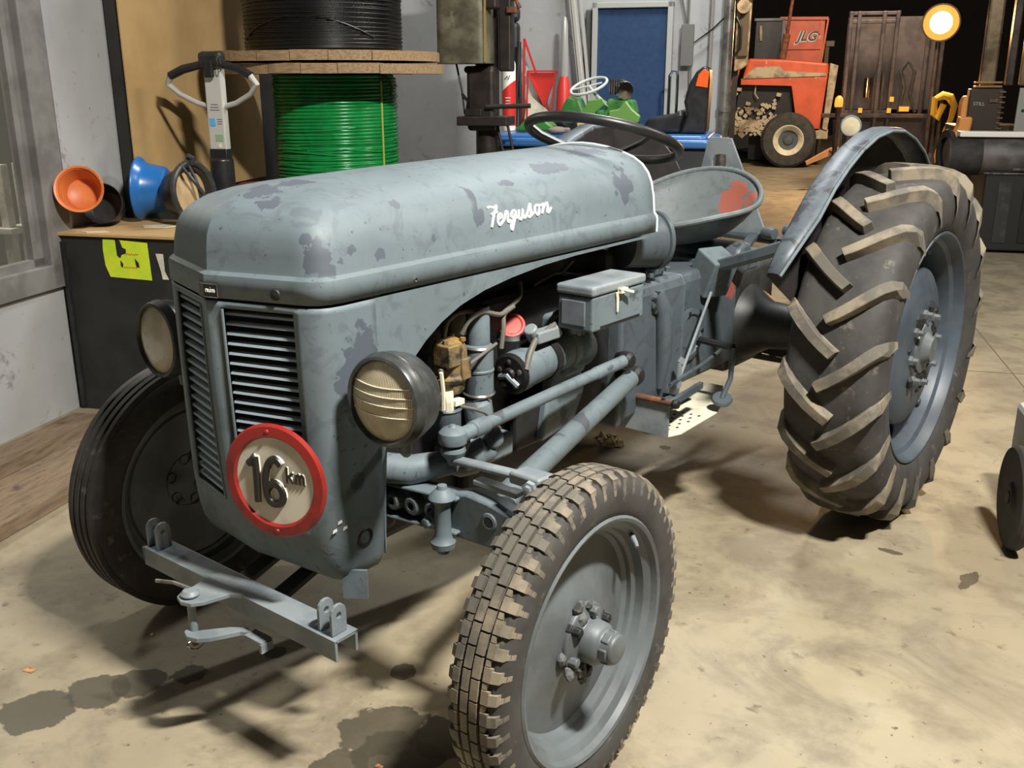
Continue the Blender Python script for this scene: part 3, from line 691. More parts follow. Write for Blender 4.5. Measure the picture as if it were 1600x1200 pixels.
# ---- engine and driveline
E_ = MB(); E_.box((0, .35, .70), (.26, .80, .40)); E_.box((0, .35, .93), (.20, .75, .12)); E_.box((0, .80, .66), (.30, .16, .42)); E_.box((0, .30, .46), (.24, .70, .14)); E_.box((0, -.05, .52), (.30, .12, .18))
E_.build('engine_block', 'engine', TR, smooth=0, bevel=.02)
MB().box((0, .42, .985), (.36, .90, .03)).build('fuel_tank', simple('underhood_shade_black', srgb(8, 8, 8), .9), TR, smooth=0, bevel=.03)  # near-black colour stands in for the shade under the hood
MB().lathe([(0, 0), (.12, .0), (.12, .03), (.14, .03), (.14, .035)], (0, -.06, .72), (0, -1, 0), 24).build('fan', 'black', TR)
# rusty fuel pump with sediment bowl
fp = MB().lathe([(0, .05), (.022, .05), (.032, .045), (.040, .03), (.042, .0), (.040, -.03), (.045, -.034), (.045, -.042), (.036, -.046), (.034, -.07), (.028, -.075), (0, -.075)], (.185, .15, .80), (0, 0, 1), 9)
fp.box((.20, .13, .82), (.05, .045, .05)).box((.215, .16, .785), (.03, .03, .05))
fo = fp.build('fuel_pump', 'brown_rust', TR, smooth=30, bevel=.004)
for k in range(4):
    a = radians(90*k+30); MB().lathe([(.007, 0), (.007, .008), (0, .009)], (.185+.032*cos(a), .15+.032*sin(a), .846), (0, 0, 1), 6).build('pump_bolt', 'brown_rust', fo, smooth=0)
MB().lathe([(0, .03), (.03, .03), (.034, .024), (.031, .02), (.031, -.02), (.026, -.03), (.02, -.045), (0, -.05)], (.19, .135, .665), (0, 0, 1), 22).build('sediment_bowl', 'gearbox', TR)
MB().tube([(.20, .12, .735), (.205, .12, .715), (.20, .125, .70)], [.018, .014, .02], 10).box((.20, .14, .71), (.05, .03, .012)).build('bowl_clamp', 'cream', TR, smooth=0)
MB().tube([(.215, .09, .79), (.215, .095, .75), (.21, .10, .70)], .005, 6).build('fuel_pipe', 'cream', TR)
# vertical breather tube with clamps
bt = MB().lathe([(0, .15), (.026, .15), (.028, .145), (.028, .06), (.036, .055), (.036, .0), (.038, -.002), (.038, -.006), (.036, -.008), (.036, -.06), (.030, -.062), (.030, -.17), (0, -.17)], (.165, .275, .75), (0, 0, 1), 26)
bo_ = bt.build('breather_tube', 'paint', TR)
for z_, r_ in ((.805, .037), (.69, .0375)):
    MB().lathe([(r_, -.004), (r_+.003, 0), (r_, .004)], (.165, .275, z_), (.06, -.03, 1), 26).build('hose_clamp', 'steel', bo_)
# dynamo / starter
s0, s1 = Vector((.190, .375, .718)), Vector((.19, .60, .738)); dv = (s1-s0).normalized()
st_ = MB().lathe([(0, 0), (.050, .0), (.052, .004), (.052, .03), (.048, .032), (.050, .036), (.050, .20), (.054, .202), (.054, .225), (.045, .235), (0, .235)], s0, dv, 32)
sto = st_.build('starter_motor', 'paint', TR)
cap = MB().lathe([(.052, 0), (.053, -.006), (.046, -.012), (.018, -.013), (.016, -.022), (0, -.023)], s0, dv, 24)
co = cap.build('end_cap', 'black', sto)
for k in range(5):
    a = radians(72*k+20); MB().lathe([(.008, 0), (.007, .006), (0, .008)], s0-dv*.011+Vector((cos(a)*.032, 0, sin(a)*.032)), -dv, 8).build('cap_screw', 'steel', co)
MB().tube([s0-dv*.012+Vector((-.03, 0, -.01)), s0-dv*.022+Vector((0, 0, 0)), s0-dv*.012+Vector((.025, 0, -.025))], .008, 8).build('brush_bridge', 'light_paint', co)
MB().lathe([(.048, -.012), (.054, -.012), (.054, .012), (.048, .012)], s0+dv*.13, dv, 28).build('strap', 'black', sto)
MB().box((.19, .60, .80), (.07, .05, .07)).box((.16, .62, .74), (.10, .09, .16)).lathe([(.05, 0), (.06, .02), (.055, .10), (.02, .12), (0, .12)], (.17, .60, .72), (0, 1, 0), 20).build('starter_housing', 'paint', TR, bevel=.012)
bx = MB().box((.215, .47, .80), (.035, .09, .03)); bx.lathe([(.018, 0), (.018, .03), (0, .031)], (.205, .44, .80), (0, -.6, .8), 12); bx.lathe([(.016, 0), (.016, .03), (0, .031)], (.215, .52, .79), (0, -.6, .8), 12)
bx.build('regulator', 'light_paint', TR, bevel=.004)
# oil filler with red cap
of = MB().lathe([(0, -.12), (.055, -.12), (.058, -.05), (.055, .0), (.040, .010), (.032, .014)], (.13, .44, .80), (.15, -.15, 1), 28); of.build('air_cleaner_bowl', 'black', TR)
MB().lathe([(0, .008), (.018, .0085), (.026, .007), (.029, .010), (.035, .009), (.037, .004), (.037, -.006), (.0, -.006)], (.140, .430, .818), (.55, -.55, .75), 30).build('oil_cap', 'red_cap', TR, smooth=22)
# wires
for pts, r_ in (([(.17, .15, .85), (.17, .16, .885), (.17, .20, .90), (.18, .26, .893), (.17, .30, .885)], .006), ([(.18, .20, .85), (.19, .21, .88), (.19, .26, .895), (.19, .33, .87), (.18, .37, .88), (.18, .42, .90), (.16, .44, .93)], .006),
                ([(.19, .33, .79), (.19, .34, .84), (.18, .35, .87), (.19, .38, .885)], .006), ([(.235, .37, .735), (.23, .39, .77), (.22, .43, .80), (.22, .50, .815), (.20, .58, .83)], .008),
                ([(.20, .10, .79), (.21, .15, .775), (.205, .22, .79), (.20, .30, .81)], .004), ([(.2, .14, .70), (.215, .24, .66), (.21, .30, .60)], .004), ([(.20, .27, .68), (.20, .29, .62), (.19, .33, .58)], .003), ([(.12, .55, .9), (.15, .6, .93), (.14, .64, .92), (.15, .68, .95)], .005)):
    sm = []
    for i in range(len(pts)-1):
        for t in (0, .34, .67): sm.append(Vector(pts[i]).lerp(Vector(pts[i+1]), t))
    sm.append(Vector(pts[-1])); sm = [sm[0]]+[(sm[i-1]+sm[i]*2+sm[i+1])/4 for i in range(1, len(sm)-1)]+[sm[-1]]
    MB().tube(sm, r_, 8).build('engine_wire', 'wire', TR)
# distributor head
ds = MB().lathe([(0, .04), (.018, .04), (.026, .03), (.030, .0), (.028, -.02), (0, -.02)], (.14, .22, .86), (0, 0, 1), 16)
for k in range(4):
    a = radians(90*k); ds.tube([(.14+.018*cos(a), .22+.018*sin(a), .89), (.14+.02*cos(a), .22+.02*sin(a), .915), (.14+.02*cos(a)-.03, .22+.02*sin(a)+.02, .925)], .005, 6)
ds.build('distributor', 'wire', TR)
# lower engine castings
lc = MB().lathe([(0, -.03), (.045, -.03), (.055, .0), (.05, .04), (.03, .06), (.02, .09), (.0, .10)], (.20, .16, .575), (.4, .9, -.1), 22)
lc.box((.17, .24, .56), (.12, .18, .06)).lathe([(.035, 0), (.035, .09), (.028, .10), (0, .10)], (.17, .28, .58), (0, -.2, 1), 16)
lc.build('water_pump_casting', 'paint', TR, bevel=.01)
lp = MB().tube([(.10, -.08, .60), (.20, .0, .585), (.26, .06, .60), (.24, .12, .63)], [.035, .034, .03, .026], 16); lp.build('lower_hose', 'paint', TR)
MB().lathe([(0, -.022), (.02, -.02), (.03, -.006), (.03, .006), (.022, .02), (.014, .026), (.012, .04), (0, .041)], (.235, .235, .60), (.2, -.2, 1), 18).build('ball_casting', 'paint', TR)
oil = MB().box((0, .50, .47), (.30, .52, .10)); oil.bar((.15, .42, .56), (.16, .80, .56), .03, .14); oil.build('sump', 'engine', TR, smooth=0, bevel=.01)
MB().prism([(.0, .0), (.14, .02), (.19, .10), (.17, .18), (.10, .22), (.03, .16)], (.175, .50, .50), (0, 1, 0), (0, 0, 1), .03).build('engine_plate', 'paint', TR, bevel=.008)

# toolbox
bxx = MB().box((.281, .623, .858), (.104, .236, .088)); tb = bxx.build('toolbox', 'paint', TR, smooth=0, bevel=.006, seg=3)
MB().box((.281, .623, .915), (.112, .246, .024)).build('toolbox_lid', 'light_paint', tb, smooth=0, bevel=.007, seg=3)
MB().box((.277, .5035, .858), (.070, .004, .062)).build('pressed_panel', simple('pressed_panel_grey', srgb(108, 112, 118), .5, 0, srgb(92, 98, 104), 12), tb, smooth=0, bevel=.003)  # mottled grey panel on the box front
MB().bar((.3335, .54, .822), (.3335, .72, .822), .003, .006).build('bead', 'engine', tb, smooth=0)
lt = MB().box((.342, .625, .903), (.012, .03, .012)).bar((.342, .61, .910), (.352, .655, .896), .010, .006); lt.prism([(-.010, 0), (.008, 0), (.004, -.02), (.002, -.05), (-.003, -.05), (-.006, -.02)], (.337, .61, .90), (0, 1, 0), (0, 0, 1), .003)
lt.build('latch', 'cream', tb, smooth=0)
# gearbox
gb = MB(); prof = [(-.17, .44), (.17, .44), (.178, .50), (.178, .80), (.165, .83), (-.165, .83), (-.178, .80), (-.178, .50)]
gb.prism(prof, (0, 1.07, 0), (1, 0, 0), (0, 0, 1), .38); gb.prism([(a*.9, .46+(c-.44)*.93) for a, c in prof], (0, 1.42, 0), (1, 0, 0), (0, 0, 1), .46)
gb.prism([(a*1.05, .43+(c-.44)*1.03) for a, c in prof], (0, .885, 0), (1, 0, 0), (0, 0, 1), .03); gb.prism([(a*1.03, .43+(c-.44)*1.03) for a, c in prof], (0, 1.24, 0), (1, 0, 0), (0, 0, 1), .02)
gbo = gb.build('gearbox', 'gearbox', TR, smooth=0, bevel=.012)
for (y, z, r_) in ((1.31, .625, .085), (1.08, .77, .035)):
    MB().lathe([(r_, 0), (r_, .010), (r_*.8, .013), (r_*.75, .007), (0, .007)], (.175 if y < 1.2 else .163, y, z), (1, 0, 0), 32).build('cover_plate', 'gearbox', gbo)
    for k in range(7):
        a = 2*pi*k/7; MB().lathe([(.008, 0), (.008, .014), (0, .015)], ((.175 if y < 1.2 else .163), y+r_*.85*cos(a), z+r_*.85*sin(a)), (1, 0, 0), 6).build('cover_bolt', 'engine', gbo, smooth=0)
vb = MB().tube([(.178, 1.08, .80), (.190, 1.10, .74), (.190, 1.11, .60), (.178, 1.11, .50)], [.02, .028, .026, .015], 14); vb.build('cast_rib', 'gearbox', gbo)
tc = MB().box((.0, 1.05, .845), (.26, .30, .03)); tc.lathe([(0, .04), (.05, .035), (.09, .0)], (.06, 1.02, .855), (0, 0, 1), 24); tc.lathe([(0, .025), (.02, .02), (.025, .0)], (.12, 1.12, .855), (0, 0, 1), 12); tc.build('top_cover', 'gearbox', gbo, bevel=.008)
for k, (x, y) in enumerate(((.15, .96), (.15, 1.18), (.1, .93), (.165, 1.06))): MB().lathe([(.010, 0), (.010, .012), (0, .013)], (x, y, .848), (0, 0, 1), 6).build('cover_bolt', 'gearbox', gbo, smooth=0)
# dash drum with ring and dark parts behind the hood
MB().lathe([(0, -.06), (.075, -.06), (.078, .06), (.086, .062), (.086, .075), (.072, .075), (.066, .02), (0, .0)], (.13, 1.03, .955), (.35, 1, -.05), 32).build('starter_guard', 'gearbox', TR)
MB().box((0, .93, 1.085), (.30, .06, .17)).build('dash', 'gearbox', TR, smooth=0, bevel=.02)
MB().box((0, 1.05, .90), (.20, .26, .10)).build('steering_box', 'engine', TR, smooth=0, bevel=.03)
# steering wheel
WC = Vector((0, 1.04, 1.238)); WN = Vector((0, sin(.325), cos(.325))); WXv = Vector((1, 0, 0)); WYv = WN.cross(WXv)
MB().tube([WC+WXv*.222*cos(a)+WYv*.222*sin(a) for a in [2*pi*k/48 for k in range(48)]], .0145, 12, closed=True).build('steering_wheel', 'black', TR)
sw = bpy.data.objects['steering_wheel']
for a in (100, 220, 340):
    a = radians(a); d = WXv*cos(a)+WYv*sin(a)
    MB().tube([WC-WN*.045+d*.03, WC-WN*.04+d*.10, WC-WN*.02+d*.18, WC+d*.218], .008, 8).build('spoke', 'black', sw)
MB().lathe([(0, .01), (.03, .008), (.038, -.01), (.03, -.03), (.02, -.04), (.018, -.30), (0, -.30)], WC-WN*.04, WN, 24).build('steering_column', 'black', sw)
# throttle and gear lever
MB().tube([(.02, 1.10, .86), (.03, 1.18, .98), (.05, 1.22, 1.07)], .008, 8).lathe([(0, .02), (.016, .012), (.02, 0), (.014, -.014), (0, -.018)], (.05, 1.22, 1.08), (0, 0, 1), 14).build('gear_lever', 'black', TR)
# seat pan
ST = MB(); nu, nv = 48, 10; sc_, tilt = Vector((0, 1.575, 1.012)), .36
def seat_rim(a):
    ca, sa_ = cos(a), sin(a); x = .24*ca; y = (.215 if sa_ > 0 else .225)*sa_
    z = .09*max(0, sa_)**1.3*1.05 + (-.035*max(0, -sa_)) + .0*abs(ca)
    if sa_ < -.6: z += -.03*((-sa_-.6)/.4)*(1-abs(ca))
    return Vector((x, y, z))
vs = []
for j in range(nv+1):
    v = j/nv
    for i in range(nu):
        a = 2*pi*i/nu; r_ = seat_rim(a); k = 1-v; dep = -.130*(1-k**2.6)
        p = Vector((r_.x*k, r_.y*k+.0*v, r_.z*k**1.4+dep)); vs.append(sc_+p)
ST.add(vs, [(j*nu+i, j*nu+(i+1) % nu, (j+1)*nu+(i+1) % nu, (j+1)*nu+i) for j in range(nv) for i in range(nu)])
seat = ST.build('seat_pan', 'seat', TR, smooth=60, solid=.004)
MB().tube([sc_+seat_rim(2*pi*i/nu)+Vector((0, 0, -.002)) for i in range(nu)], .009, 8, closed=True).build('seat_rim', 'seat', seat)
for x, y in ((-.13, -.06), (-.05, -.10), (.05, -.10), (.13, -.05), (-.09, .02), (0, .0), (.09, .02)):
    rr_ = sqrt((x/.232)**2+(y/.2)**2); k = rr_; zz = -.130*(1-k**2.6)
    MB().lathe([(0, .001), (.013, .001), (.014, -.001)], sc_+Vector((x, y, zz+.016)), (-x*.9, -y*.9, 1), 14).build('seat_hole', 'engine', seat)
MB().bar((0, 1.62, .89), (0, 1.60, .78), .10, .05).box((0, 1.55, .80), (.06, .34, .025)).build('seat_bracket', 'gearbox', TR, smooth=0)
# rear axle, lift arms, hitch
MB().lathe([(.16, -.02), (.15, .02), (.12, .08), (.085, .14), (.075, .26), (.085, .33), (.085, .34)], (.10, 1.78, .577), (1, 0, 0), 28).lathe([(.16, -.02), (.15, .02), (.12, .08), (.085, .14), (.075, .26), (.085, .33), (.085, .34)], (-.10, 1.78, .577), (-1, 0, 0), 28).box((0, 1.80, .60), (.30, .36, .36)).build('rear_axle', simple('axle_dark', srgb(54, 56, 56), .5, 0, srgb(36, 34, 32), 6, .45, .6, .2, 40, dirt=srgb(150, 92, 60), dsc=7, dlo=.66, dhi=.70), TR, bevel=.02)
lf = MB().box((0, 1.66, .80), (.30, .34, .07)); lf.lathe([(0, -.20), (.045, -.20), (.055, -.19), (.055, .19), (.045, .20), (0, .20)], (0, 1.62, .83), (1, 0, 0), 24); lf.build('lift_cover', 'gearbox', TR, bevel=.012)
br_ = MB().bar((.19, 1.42, .83), (.49, 1.27, .945), .05, .035); br_.bar((.15, 1.44, .75), (.20, 1.42, .87), .10, .10); br_.build('fender_bracket', 'paint', TR, smooth=0, bevel=.006)
MB().bar((-.19, 1.42, .83), (-.49, 1.27, .945), .05, .035).build('fender_bracket', 'paint', TR, smooth=0, bevel=.006)
rod = MB().tube([(.20, 1.13, .505), (.205, 1.18, .50), (.21, 1.36, .76)], .005, 8); rod.build('brake_rod', 'light_paint', TR)
MB().tube([(.30, .96, .565), (.25, 1.26, .555), (.20, 1.50, .55)], .006, 8).build('clutch_rod', 'gearbox', TR)
MB().bar((.215, 1.17, .49), (.215, 1.17, .57), .006, .02, (0, 1, 0)).bar((.215, 1.17, .57), (.22, 1.18, .585), .006, .02).build('lever_plate', 'light_paint', TR, smooth=0)
MB().bar((.34, 1.78, .49), (.10, 1.82, .49), .01, .05).build('drop_arm', 'black', TR, smooth=0)
# perforated underside drawbar behind the axle
dr = MB()
for i in range(5): dr.box((.12+i*.07, 1.92, .45), (.022, .012, .06))
dr.box((.26, 1.92, .485), (.32, .014, .02)).box((.26, 1.92, .415), (.32, .014, .02)); dr.build('perforated_drawbar', 'black', TR, smooth=0)
# foot plate, pedal
fpz = .395
fpp = [(.12, .995), (.285, .995), (.302, 1.04), (.295, 1.28), (.27, 1.36), (.18, 1.55), (.13, 1.55)]
MB().prism(fpp, (0, 0, fpz), (1, 0, 0), (0, 1, 0), .006).build('foot_plate', 'cream', TR, smooth=0, bevel=.002)
ft = bpy.data.objects['foot_plate']
hh = MB()
for i in range(6):
    for j_ in range(5): hh.box((.145+j_*.028+(i % 2)*.012, 1.04+i*.034, fpz+.0035), (.007, .010, .0012))
ho = hh.build('perforation', 'engine', ft, smooth=0); ho['kind'] = 'stuff'
MB().prism([(.12, .0), (.285, 0), (.285, .105), (.12, .105)], (0, .99, fpz), (1, 0, 0), (0, 0, 1), .006).build('step_front', 'light_paint', ft, smooth=0)
MB().box((.20, 1.10, .455), (.10, .18, .004)).bar((.285, .995, .497), (.265, 1.22, .497), .014, .02).bar((.125, .995, .50), (.11, 1.22, .50), .014, .02).build('step_frame', 'gearbox', ft, smooth=0)
MB().tube([(.115, .985, .503), (.30, .985, .503)], [.010, .010], 10).build('step_rod', 'rust', ft)
MB().lathe([(0, -.014), (.012, -.008), (.015, 0), (.012, .01), (0, .014)], (.307, .985, .503), (1, 0, 0), 14).build('step_rod_end', 'engine', ft)
pd = MB().tube([(.31, 1.335, .60), (.31, 1.33, .50), (.30, 1.30, .44)], .009, 8); pd.lathe([(0, .008), (.030, .008), (.034, 0), (.03, -.006), (0, -.006)], (.30, 1.30, .436), (.2, -.4, 1), 20)
pd.build('brake_pedal', 'gearbox', TR)
MB().tube([(.18, 1.36, .60), (.31, 1.335, .60)], .012, 8).build('pedal_shaft', 'engine', TR)
# fenders
OUT = [(1.14, .885), (1.20, .948), (1.30, 1.03), (1.40, 1.105), (1.50, 1.160), (1.60, 1.203), (1.72, 1.238), (1.85, 1.252), (1.98, 1.245), (2.10, 1.215), (2.22, 1.165), (2.32, 1.10), (2.40, 1.02), (2.45, .93)]
for sgn in (1, -1):
    fn = MB(); CS = [(.485, -.012), (.488, -.003), (.497, .003), (.53, .006), (.553, .003), (.562, -.006)]
    nrm = []
    for i in range(len(OUT)):
        a = Vector((*OUT[max(0, i-1)], 0)); c_ = Vector((*OUT[min(len(OUT)-1, i+1)], 0)); d = (c_-a).normalized(); nrm.append((-d.y, d.x))
    vs = []
    for i, (y, z) in enumerate(OUT):
        k = .55 + .45*min(1, i/2)
        for x, h in CS: vs.append((sgn*(.485+(x-.485)*k), y+nrm[i][0]*h, z+nrm[i][1]*h))
    m = len(CS)
    fn.add(vs, [(i*m+j_, i*m+j_+1, (i+1)*m+j_+1, (i+1)*m+j_) for i in range(len(OUT)-1) for j_ in range(m-1)])
    base = [(2.30, .80), (2.1, .76), (1.8, .75), (1.55, .75), (1.37, .752)]
    rimp = [(y-nrm[i][0]*.012, z-nrm[i][1]*.012) for i, (y, z) in enumerate(OUT)]
    fe = fn.build('fender', paint('fender_paint', base=srgb(72, 80, 86), dark=srgb(50, 52, 55), rough=.48, amount=.52), TR, smooth=45, solid=.003)
    MB().tube([(sgn*(.485+(.562-.485)*(.55+.45*min(1, i/2))), y-nrm[i][0]*.006, z-nrm[i][1]*.006) for i, (y, z) in enumerate(OUT)], .005, 8).build('fender_bead', 'paint', fe)
    MB().prism(rimp+base, (sgn*.4845, 0, 0), (0, 1, 0), (0, 0, 1), .003).build('fender_panel', simple('fender_brown', srgb(50, 46, 46), .5, 0, srgb(36, 33, 33), 5), fe, smooth=0)
fl_ = Vector((.46, 1.76, 1.262)); al = Vector((.45, -1, .05)).normalized()
sl = MB().lathe([(0, -.07), (.02, -.066), (.028, -.04), (.032, -.01), (.033, 0), (.031, .005), (.028, .005)], fl_, al, 28); slo = sl.build('side_lamp', 'paint', TR)
MB().lathe([(0, .010), (.016, .008), (.028, .004)], fl_, al, 24).build('lens', 'lens', slo)
MB().tube([fl_+Vector((0, .03, -.025)), (.47, 1.79, 1.22), (.484, 1.79, 1.19)], .008, 8).build('lamp_bracket', 'engine', slo)
# A-shaped hitch plate at the back
hp_out = [(-.375, .80), (-.06, .79), (-.24, 1.175), (-.345, 1.175)]
zc = (-.295, 1.09)
hpm = MB(); outer = [(-.43, .80), (-.25, .795), (-.06, .79), (-.15, .98), (-.245, 1.175), (-.295, 1.178), (-.348, 1.175), (-.39, .98)]
inner = [(-.325, 1.06), (-.30, 1.055), (-.265, 1.06), (-.262, 1.085), (-.265, 1.108), (-.295, 1.11), (-.315, 1.105), (-.325, 1.085)]
hpm.ring(outer, inner, (0, 2.36, 0), (1, 0, 0), (0, 0, 1), .012); hpo = hpm.build('hitch_frame_plate', 'light_paint', TR, smooth=0, bevel=.002)
MB().bar((-.30, 2.37, .80), (-.20, 2.0, .62), .04, .02).bar((-.12, 2.37, .80), (-.10, 2.0, .62), .04, .02).tube([(-.32, 2.37, .79), (.10, 2.35, .775)], .018, 10).build('lower_link', 'gearbox', TR, bevel=.003)
MB().lathe([(0, -.03), (.022, -.028), (.026, 0), (.022, .028), (0, .03)], (-.04, 2.33, .81), (1, -.3, 0), 14).build('hitch_ball', 'gearbox', TR)
MB().lathe([(0, -.03), (.022, -.028), (.026, 0), (.022, .028), (0, .03)], (.06, 2.31, .83), (1, -.3, 0), 14).build('hitch_ball', 'gearbox', TR)
# ================= things around =================
WOODC = simple('spool_wood', srgb(150, 126, 92), .7, 0, srgb(124, 98, 68), 14, .42, .62, .3, 50, stretch=(1, 8, 8), dirt=srgb(96, 74, 54), dsc=20, dlo=.64, dhi=.72)
TIMB = simple('old_timber', srgb(118, 98, 76), .8, 0, srgb(96, 80, 63), 10, .42, .62, .4, 40, stretch=(6, 1, 6), dirt=srgb(66, 54, 44), dsc=14, dlo=.62, dhi=.7)
CARD = simple('cardboard', srgb(184, 152, 104), .8, 0, srgb(172, 140, 92), 3, .4, .6, .1, 60)
BLACKP = simple('black_plastic', srgb(30, 30, 31), .35, 0, srgb(42, 42, 42), 12)
DARKB = simple('dark_board', srgb(38, 37, 36), .6, 0, srgb(28, 27, 26), 6)
ORANGE = simple('orange_paint', srgb(206, 88, 46), .45, 0, srgb(184, 76, 40), 4, .4, .6, dirt=srgb(206, 150, 110), dsc=6, dlo=.66, dhi=.7)
BLUE = simple('blue_plastic', srgb(58, 104, 160), .28)
def T(name, label, cat, X, Y, z=0, rz=0, group=None): return thing(name, label, cat, hall(X, Y, z), TH+rz, group)

# timbers on the floor by the window wall
for (x0, x1, h_, y0, y1, lab) in ((-1.89, -1.755, .06, -1.4, 1.42, 'flat old plank lying against the foot of the window wall'), (-1.66, -1.385, .055, -1.4, 1.30, 'thick worn timber on the floor nearer the tractor, with a split in its top')):
    t_ = T('timber', lab, 'plank', (x0+x1)/2, (y0+y1)/2)
    m = MB(); wv_, L2 = (x1-x0), (y1-y0); nseg = 14; rnd = random.Random(int(h_*1000)); vs = []
    for i in range(nseg+1):
        y = -L2/2+L2*i/nseg; j = [rnd.uniform(-.004, .004) for _ in range(4)]
        vs += [(-wv_/2+j[0], y, 0), (wv_/2+j[1]*1.5, y, 0), (wv_/2+j[2], y, h_+j[3]*.5), (-wv_/2+j[0], y, h_-j[3]*.5)]
    fs = [(i*4+a, i*4+(a+1) % 4, i*4+4+(a+1) % 4, i*4+4+a) for i in range(nseg) for a in range(4)]+[(0, 1, 2, 3), tuple(nseg*4+a for a in (3, 2, 1, 0))]
    m.add(vs, fs); m.build('beam', TIMB, t_, smooth=0, bevel=.004)
    if h_ < .058: MB().prism([(-.10, .0), (-.02, .006), (.06, -.004), (.10, -.02), (.03, -.012), (-.04, -.004)], (-.03, .45, h_+.002), (0, 1, 0), (1, 0, 0), .003).build('split', 'black', t_, smooth=0)

# crate with cardboard top
t_ = T('crate', 'big black storage crate topped with cardboard, a torn yellow sticker on its side', 'crate', -1.73, 1.86)
MB().box((0, 0, .387), (.56, .46, .775)).build('body', DARKB, t_, smooth=0, bevel=.006)
MB().box((-.265, -.235, .38), (.02, .012, .74)).build('edge_strip', BLACKP, t_, smooth=0, bevel=.002)
MB().box((.0, -.005, .783), (.58, .48, .014)).build('cardboard_top', CARD, t_, smooth=0, bevel=.003)
SY = simple('sticker_yellow', srgb(212, 226, 44), .5, 0, srgb(190, 218, 50), 8)
st_ = MB().prism([(-.045, .768), (.012, .766), (.014, .70), (.035, .70), (.030, .766), (.165, .758), (.170, .60), (-.028, .607), (-.046, .655), (-.05, .72)], (-.02, -.233, 0), (1, 0, 0), (0, 0, 1), .002).build('sticker', SY, t_, smooth=0)
tr_ = MB().prism([(.02, .765), (.036, .765), (.045, .735), (.062, .728), (.06, .710), (.04, .705), (.03, .69), (.018, .70)], (-.02, -.2346, 0), (1, 0, 0), (0, 0, 1), .002).prism([(.100, .69), (.116, .672), (.118, .652), (.104, .655)], (-.02, -.2346, 0), (1, 0, 0), (0, 0, 1), .002).prism([(.03, .68), (.042, .665), (.038, .65), (.030, .655)], (-.02, -.2346, 0), (1, 0, 0), (0, 0, 1), .002)
tr_.build('torn_patch', DARKB, st_, smooth=0)['kind'] = 'stuff'
rd = simple('faded_red_print', srgb(206, 120, 40), .6)
w_ = MB()
for i in range(6): w_.tube([(.042+i*.010, -.235, .704+.004*(i % 2)), (.048+i*.010, -.235, .712-.003*(i % 2))], .0022, 5); w_.tube([(.025+i*.011, -.235, .654), (.032+i*.011, -.235, .650)], .0018, 5)
w_.build('faded_lettering', rd, st_, smooth=0)['kind'] = 'stuff'
MB().prism([(.200, .715), (.235, .714), (.235, .64), (.25, .607), (.222, .607), (.218, .64)], (-.02, -.233, 0), (1, 0, 0), (0, 0, 1), .002).build('white_label', 'cream', t_, smooth=0)
q = MB().prism([(-.10, -.09), (-.02, -.04), (.07, -.06), (.04, -.12), (-.06, -.13)], (.05, .1, .7915), (1, 0, 0), (0, 1, 0), .003); tag(q.build('paper_scrap', 'cream', None, loc=hall(-1.72, 1.86), rot=(0, 0, TH), smooth=0), 'torn whitish paper scrap on the crate top in front of the black bucket', 'paper')
q = MB().prism([(-.03, -.09), (.06, -.05), (.10, -.07), (.02, -.11)], (-.13, -.12, .7915), (1, 0, 0), (0, 1, 0), .003); tag(q.build('paper_scrap', simple('pink_paper', srgb(214, 186, 166), .7), None, loc=hall(-1.76, 1.86), rot=(0, 0, TH), smooth=0), 'small pinkish paper scrap near the front left corner of the crate top', 'paper')

# buckets on the crate
def pot(name, label, X, Y, z, ax, prof, mat, lip=None):
    o = MB().lathe(prof, (0, 0, 0), ax, 40).build(name, mat, None, smooth=40, loc=hall(X, Y, z), rot=(0, 0, TH)); return tag(o, label, 'bucket')
pot('bucket', 'small black bucket lying tilted under the orange bucket, by the window wall', -1.925, 1.84, .882, (.35, -.80, .25), [(.0, -.080), (.072, -.080), (.082, -.01), (.088, .045), (.085, .045), (.078, -.01), (.066, -.072), (0, -.072)], BLACKP)
pot('bucket', 'orange plastic bucket tilted to face the room, left end of the crate', -1.925, 1.70, .953, (.42, -.80, .30), [(.0, -.060), (.058, -.060), (.083, .03), (.090, .055), (.098, .058), (.100, .054), (.098, .050), (.086, .045), (.076, -.03), (.05, -.050), (0, -.050)], simple('orange_plastic', srgb(214, 122, 66), .45, 0, srgb(198, 106, 54), 7))
pot('basin', 'bright blue plastic basin standing on its side between the orange and black buckets', -1.84, 2.03, .936, (-.96, -.28, .04), [(.0, -.105), (.088, -.105), (.096, -.098), (.108, -.02), (.118, .01), (.136, .022), (.140, .025), (.142, .02), (.138, .012), (.124, .0), (.112, -.02), (.100, -.090), (.088, -.098), (0, -.098)], simple('basin_blue', srgb(34, 100, 166), .28))
bk = thing('black_bucket', 'glossy black bucket lying on its side with its handle up, beside the blue basin', 'bucket', hall(-1.575, 1.975, .930), TH)
ax = Vector((1, -.22, .10)).normalized()
MB().lathe([(0, -.10), (.085, -.10), (.098, -.08), (.112, -.02), (.112, .02), (.108, .02), (.106, -.02), (.092, -.07), (0, -.085)], (0, 0, 0), ax, 40).build('tub', BLACKP, bk)
MB().lathe([(0, .0), (.06, -.01), (.105, -.015)], (0, 0, 0), ax, 32).build('inner_disc', simple('inner_tan', srgb(176, 150, 110), .6), bk)  # tan disc set inside the tub's mouth
y_ = ax.cross(Vector((0, 0, 1))).normalized(); z_ = y_.cross(ax)
MB().tube([ax*.02+y_*.122*cos(a)+z_*.128*sin(a) for a in [2*pi*k/32 for k in range(32)]], .014, 10, closed=True).build('rim_ring', 'black_gloss', bk)
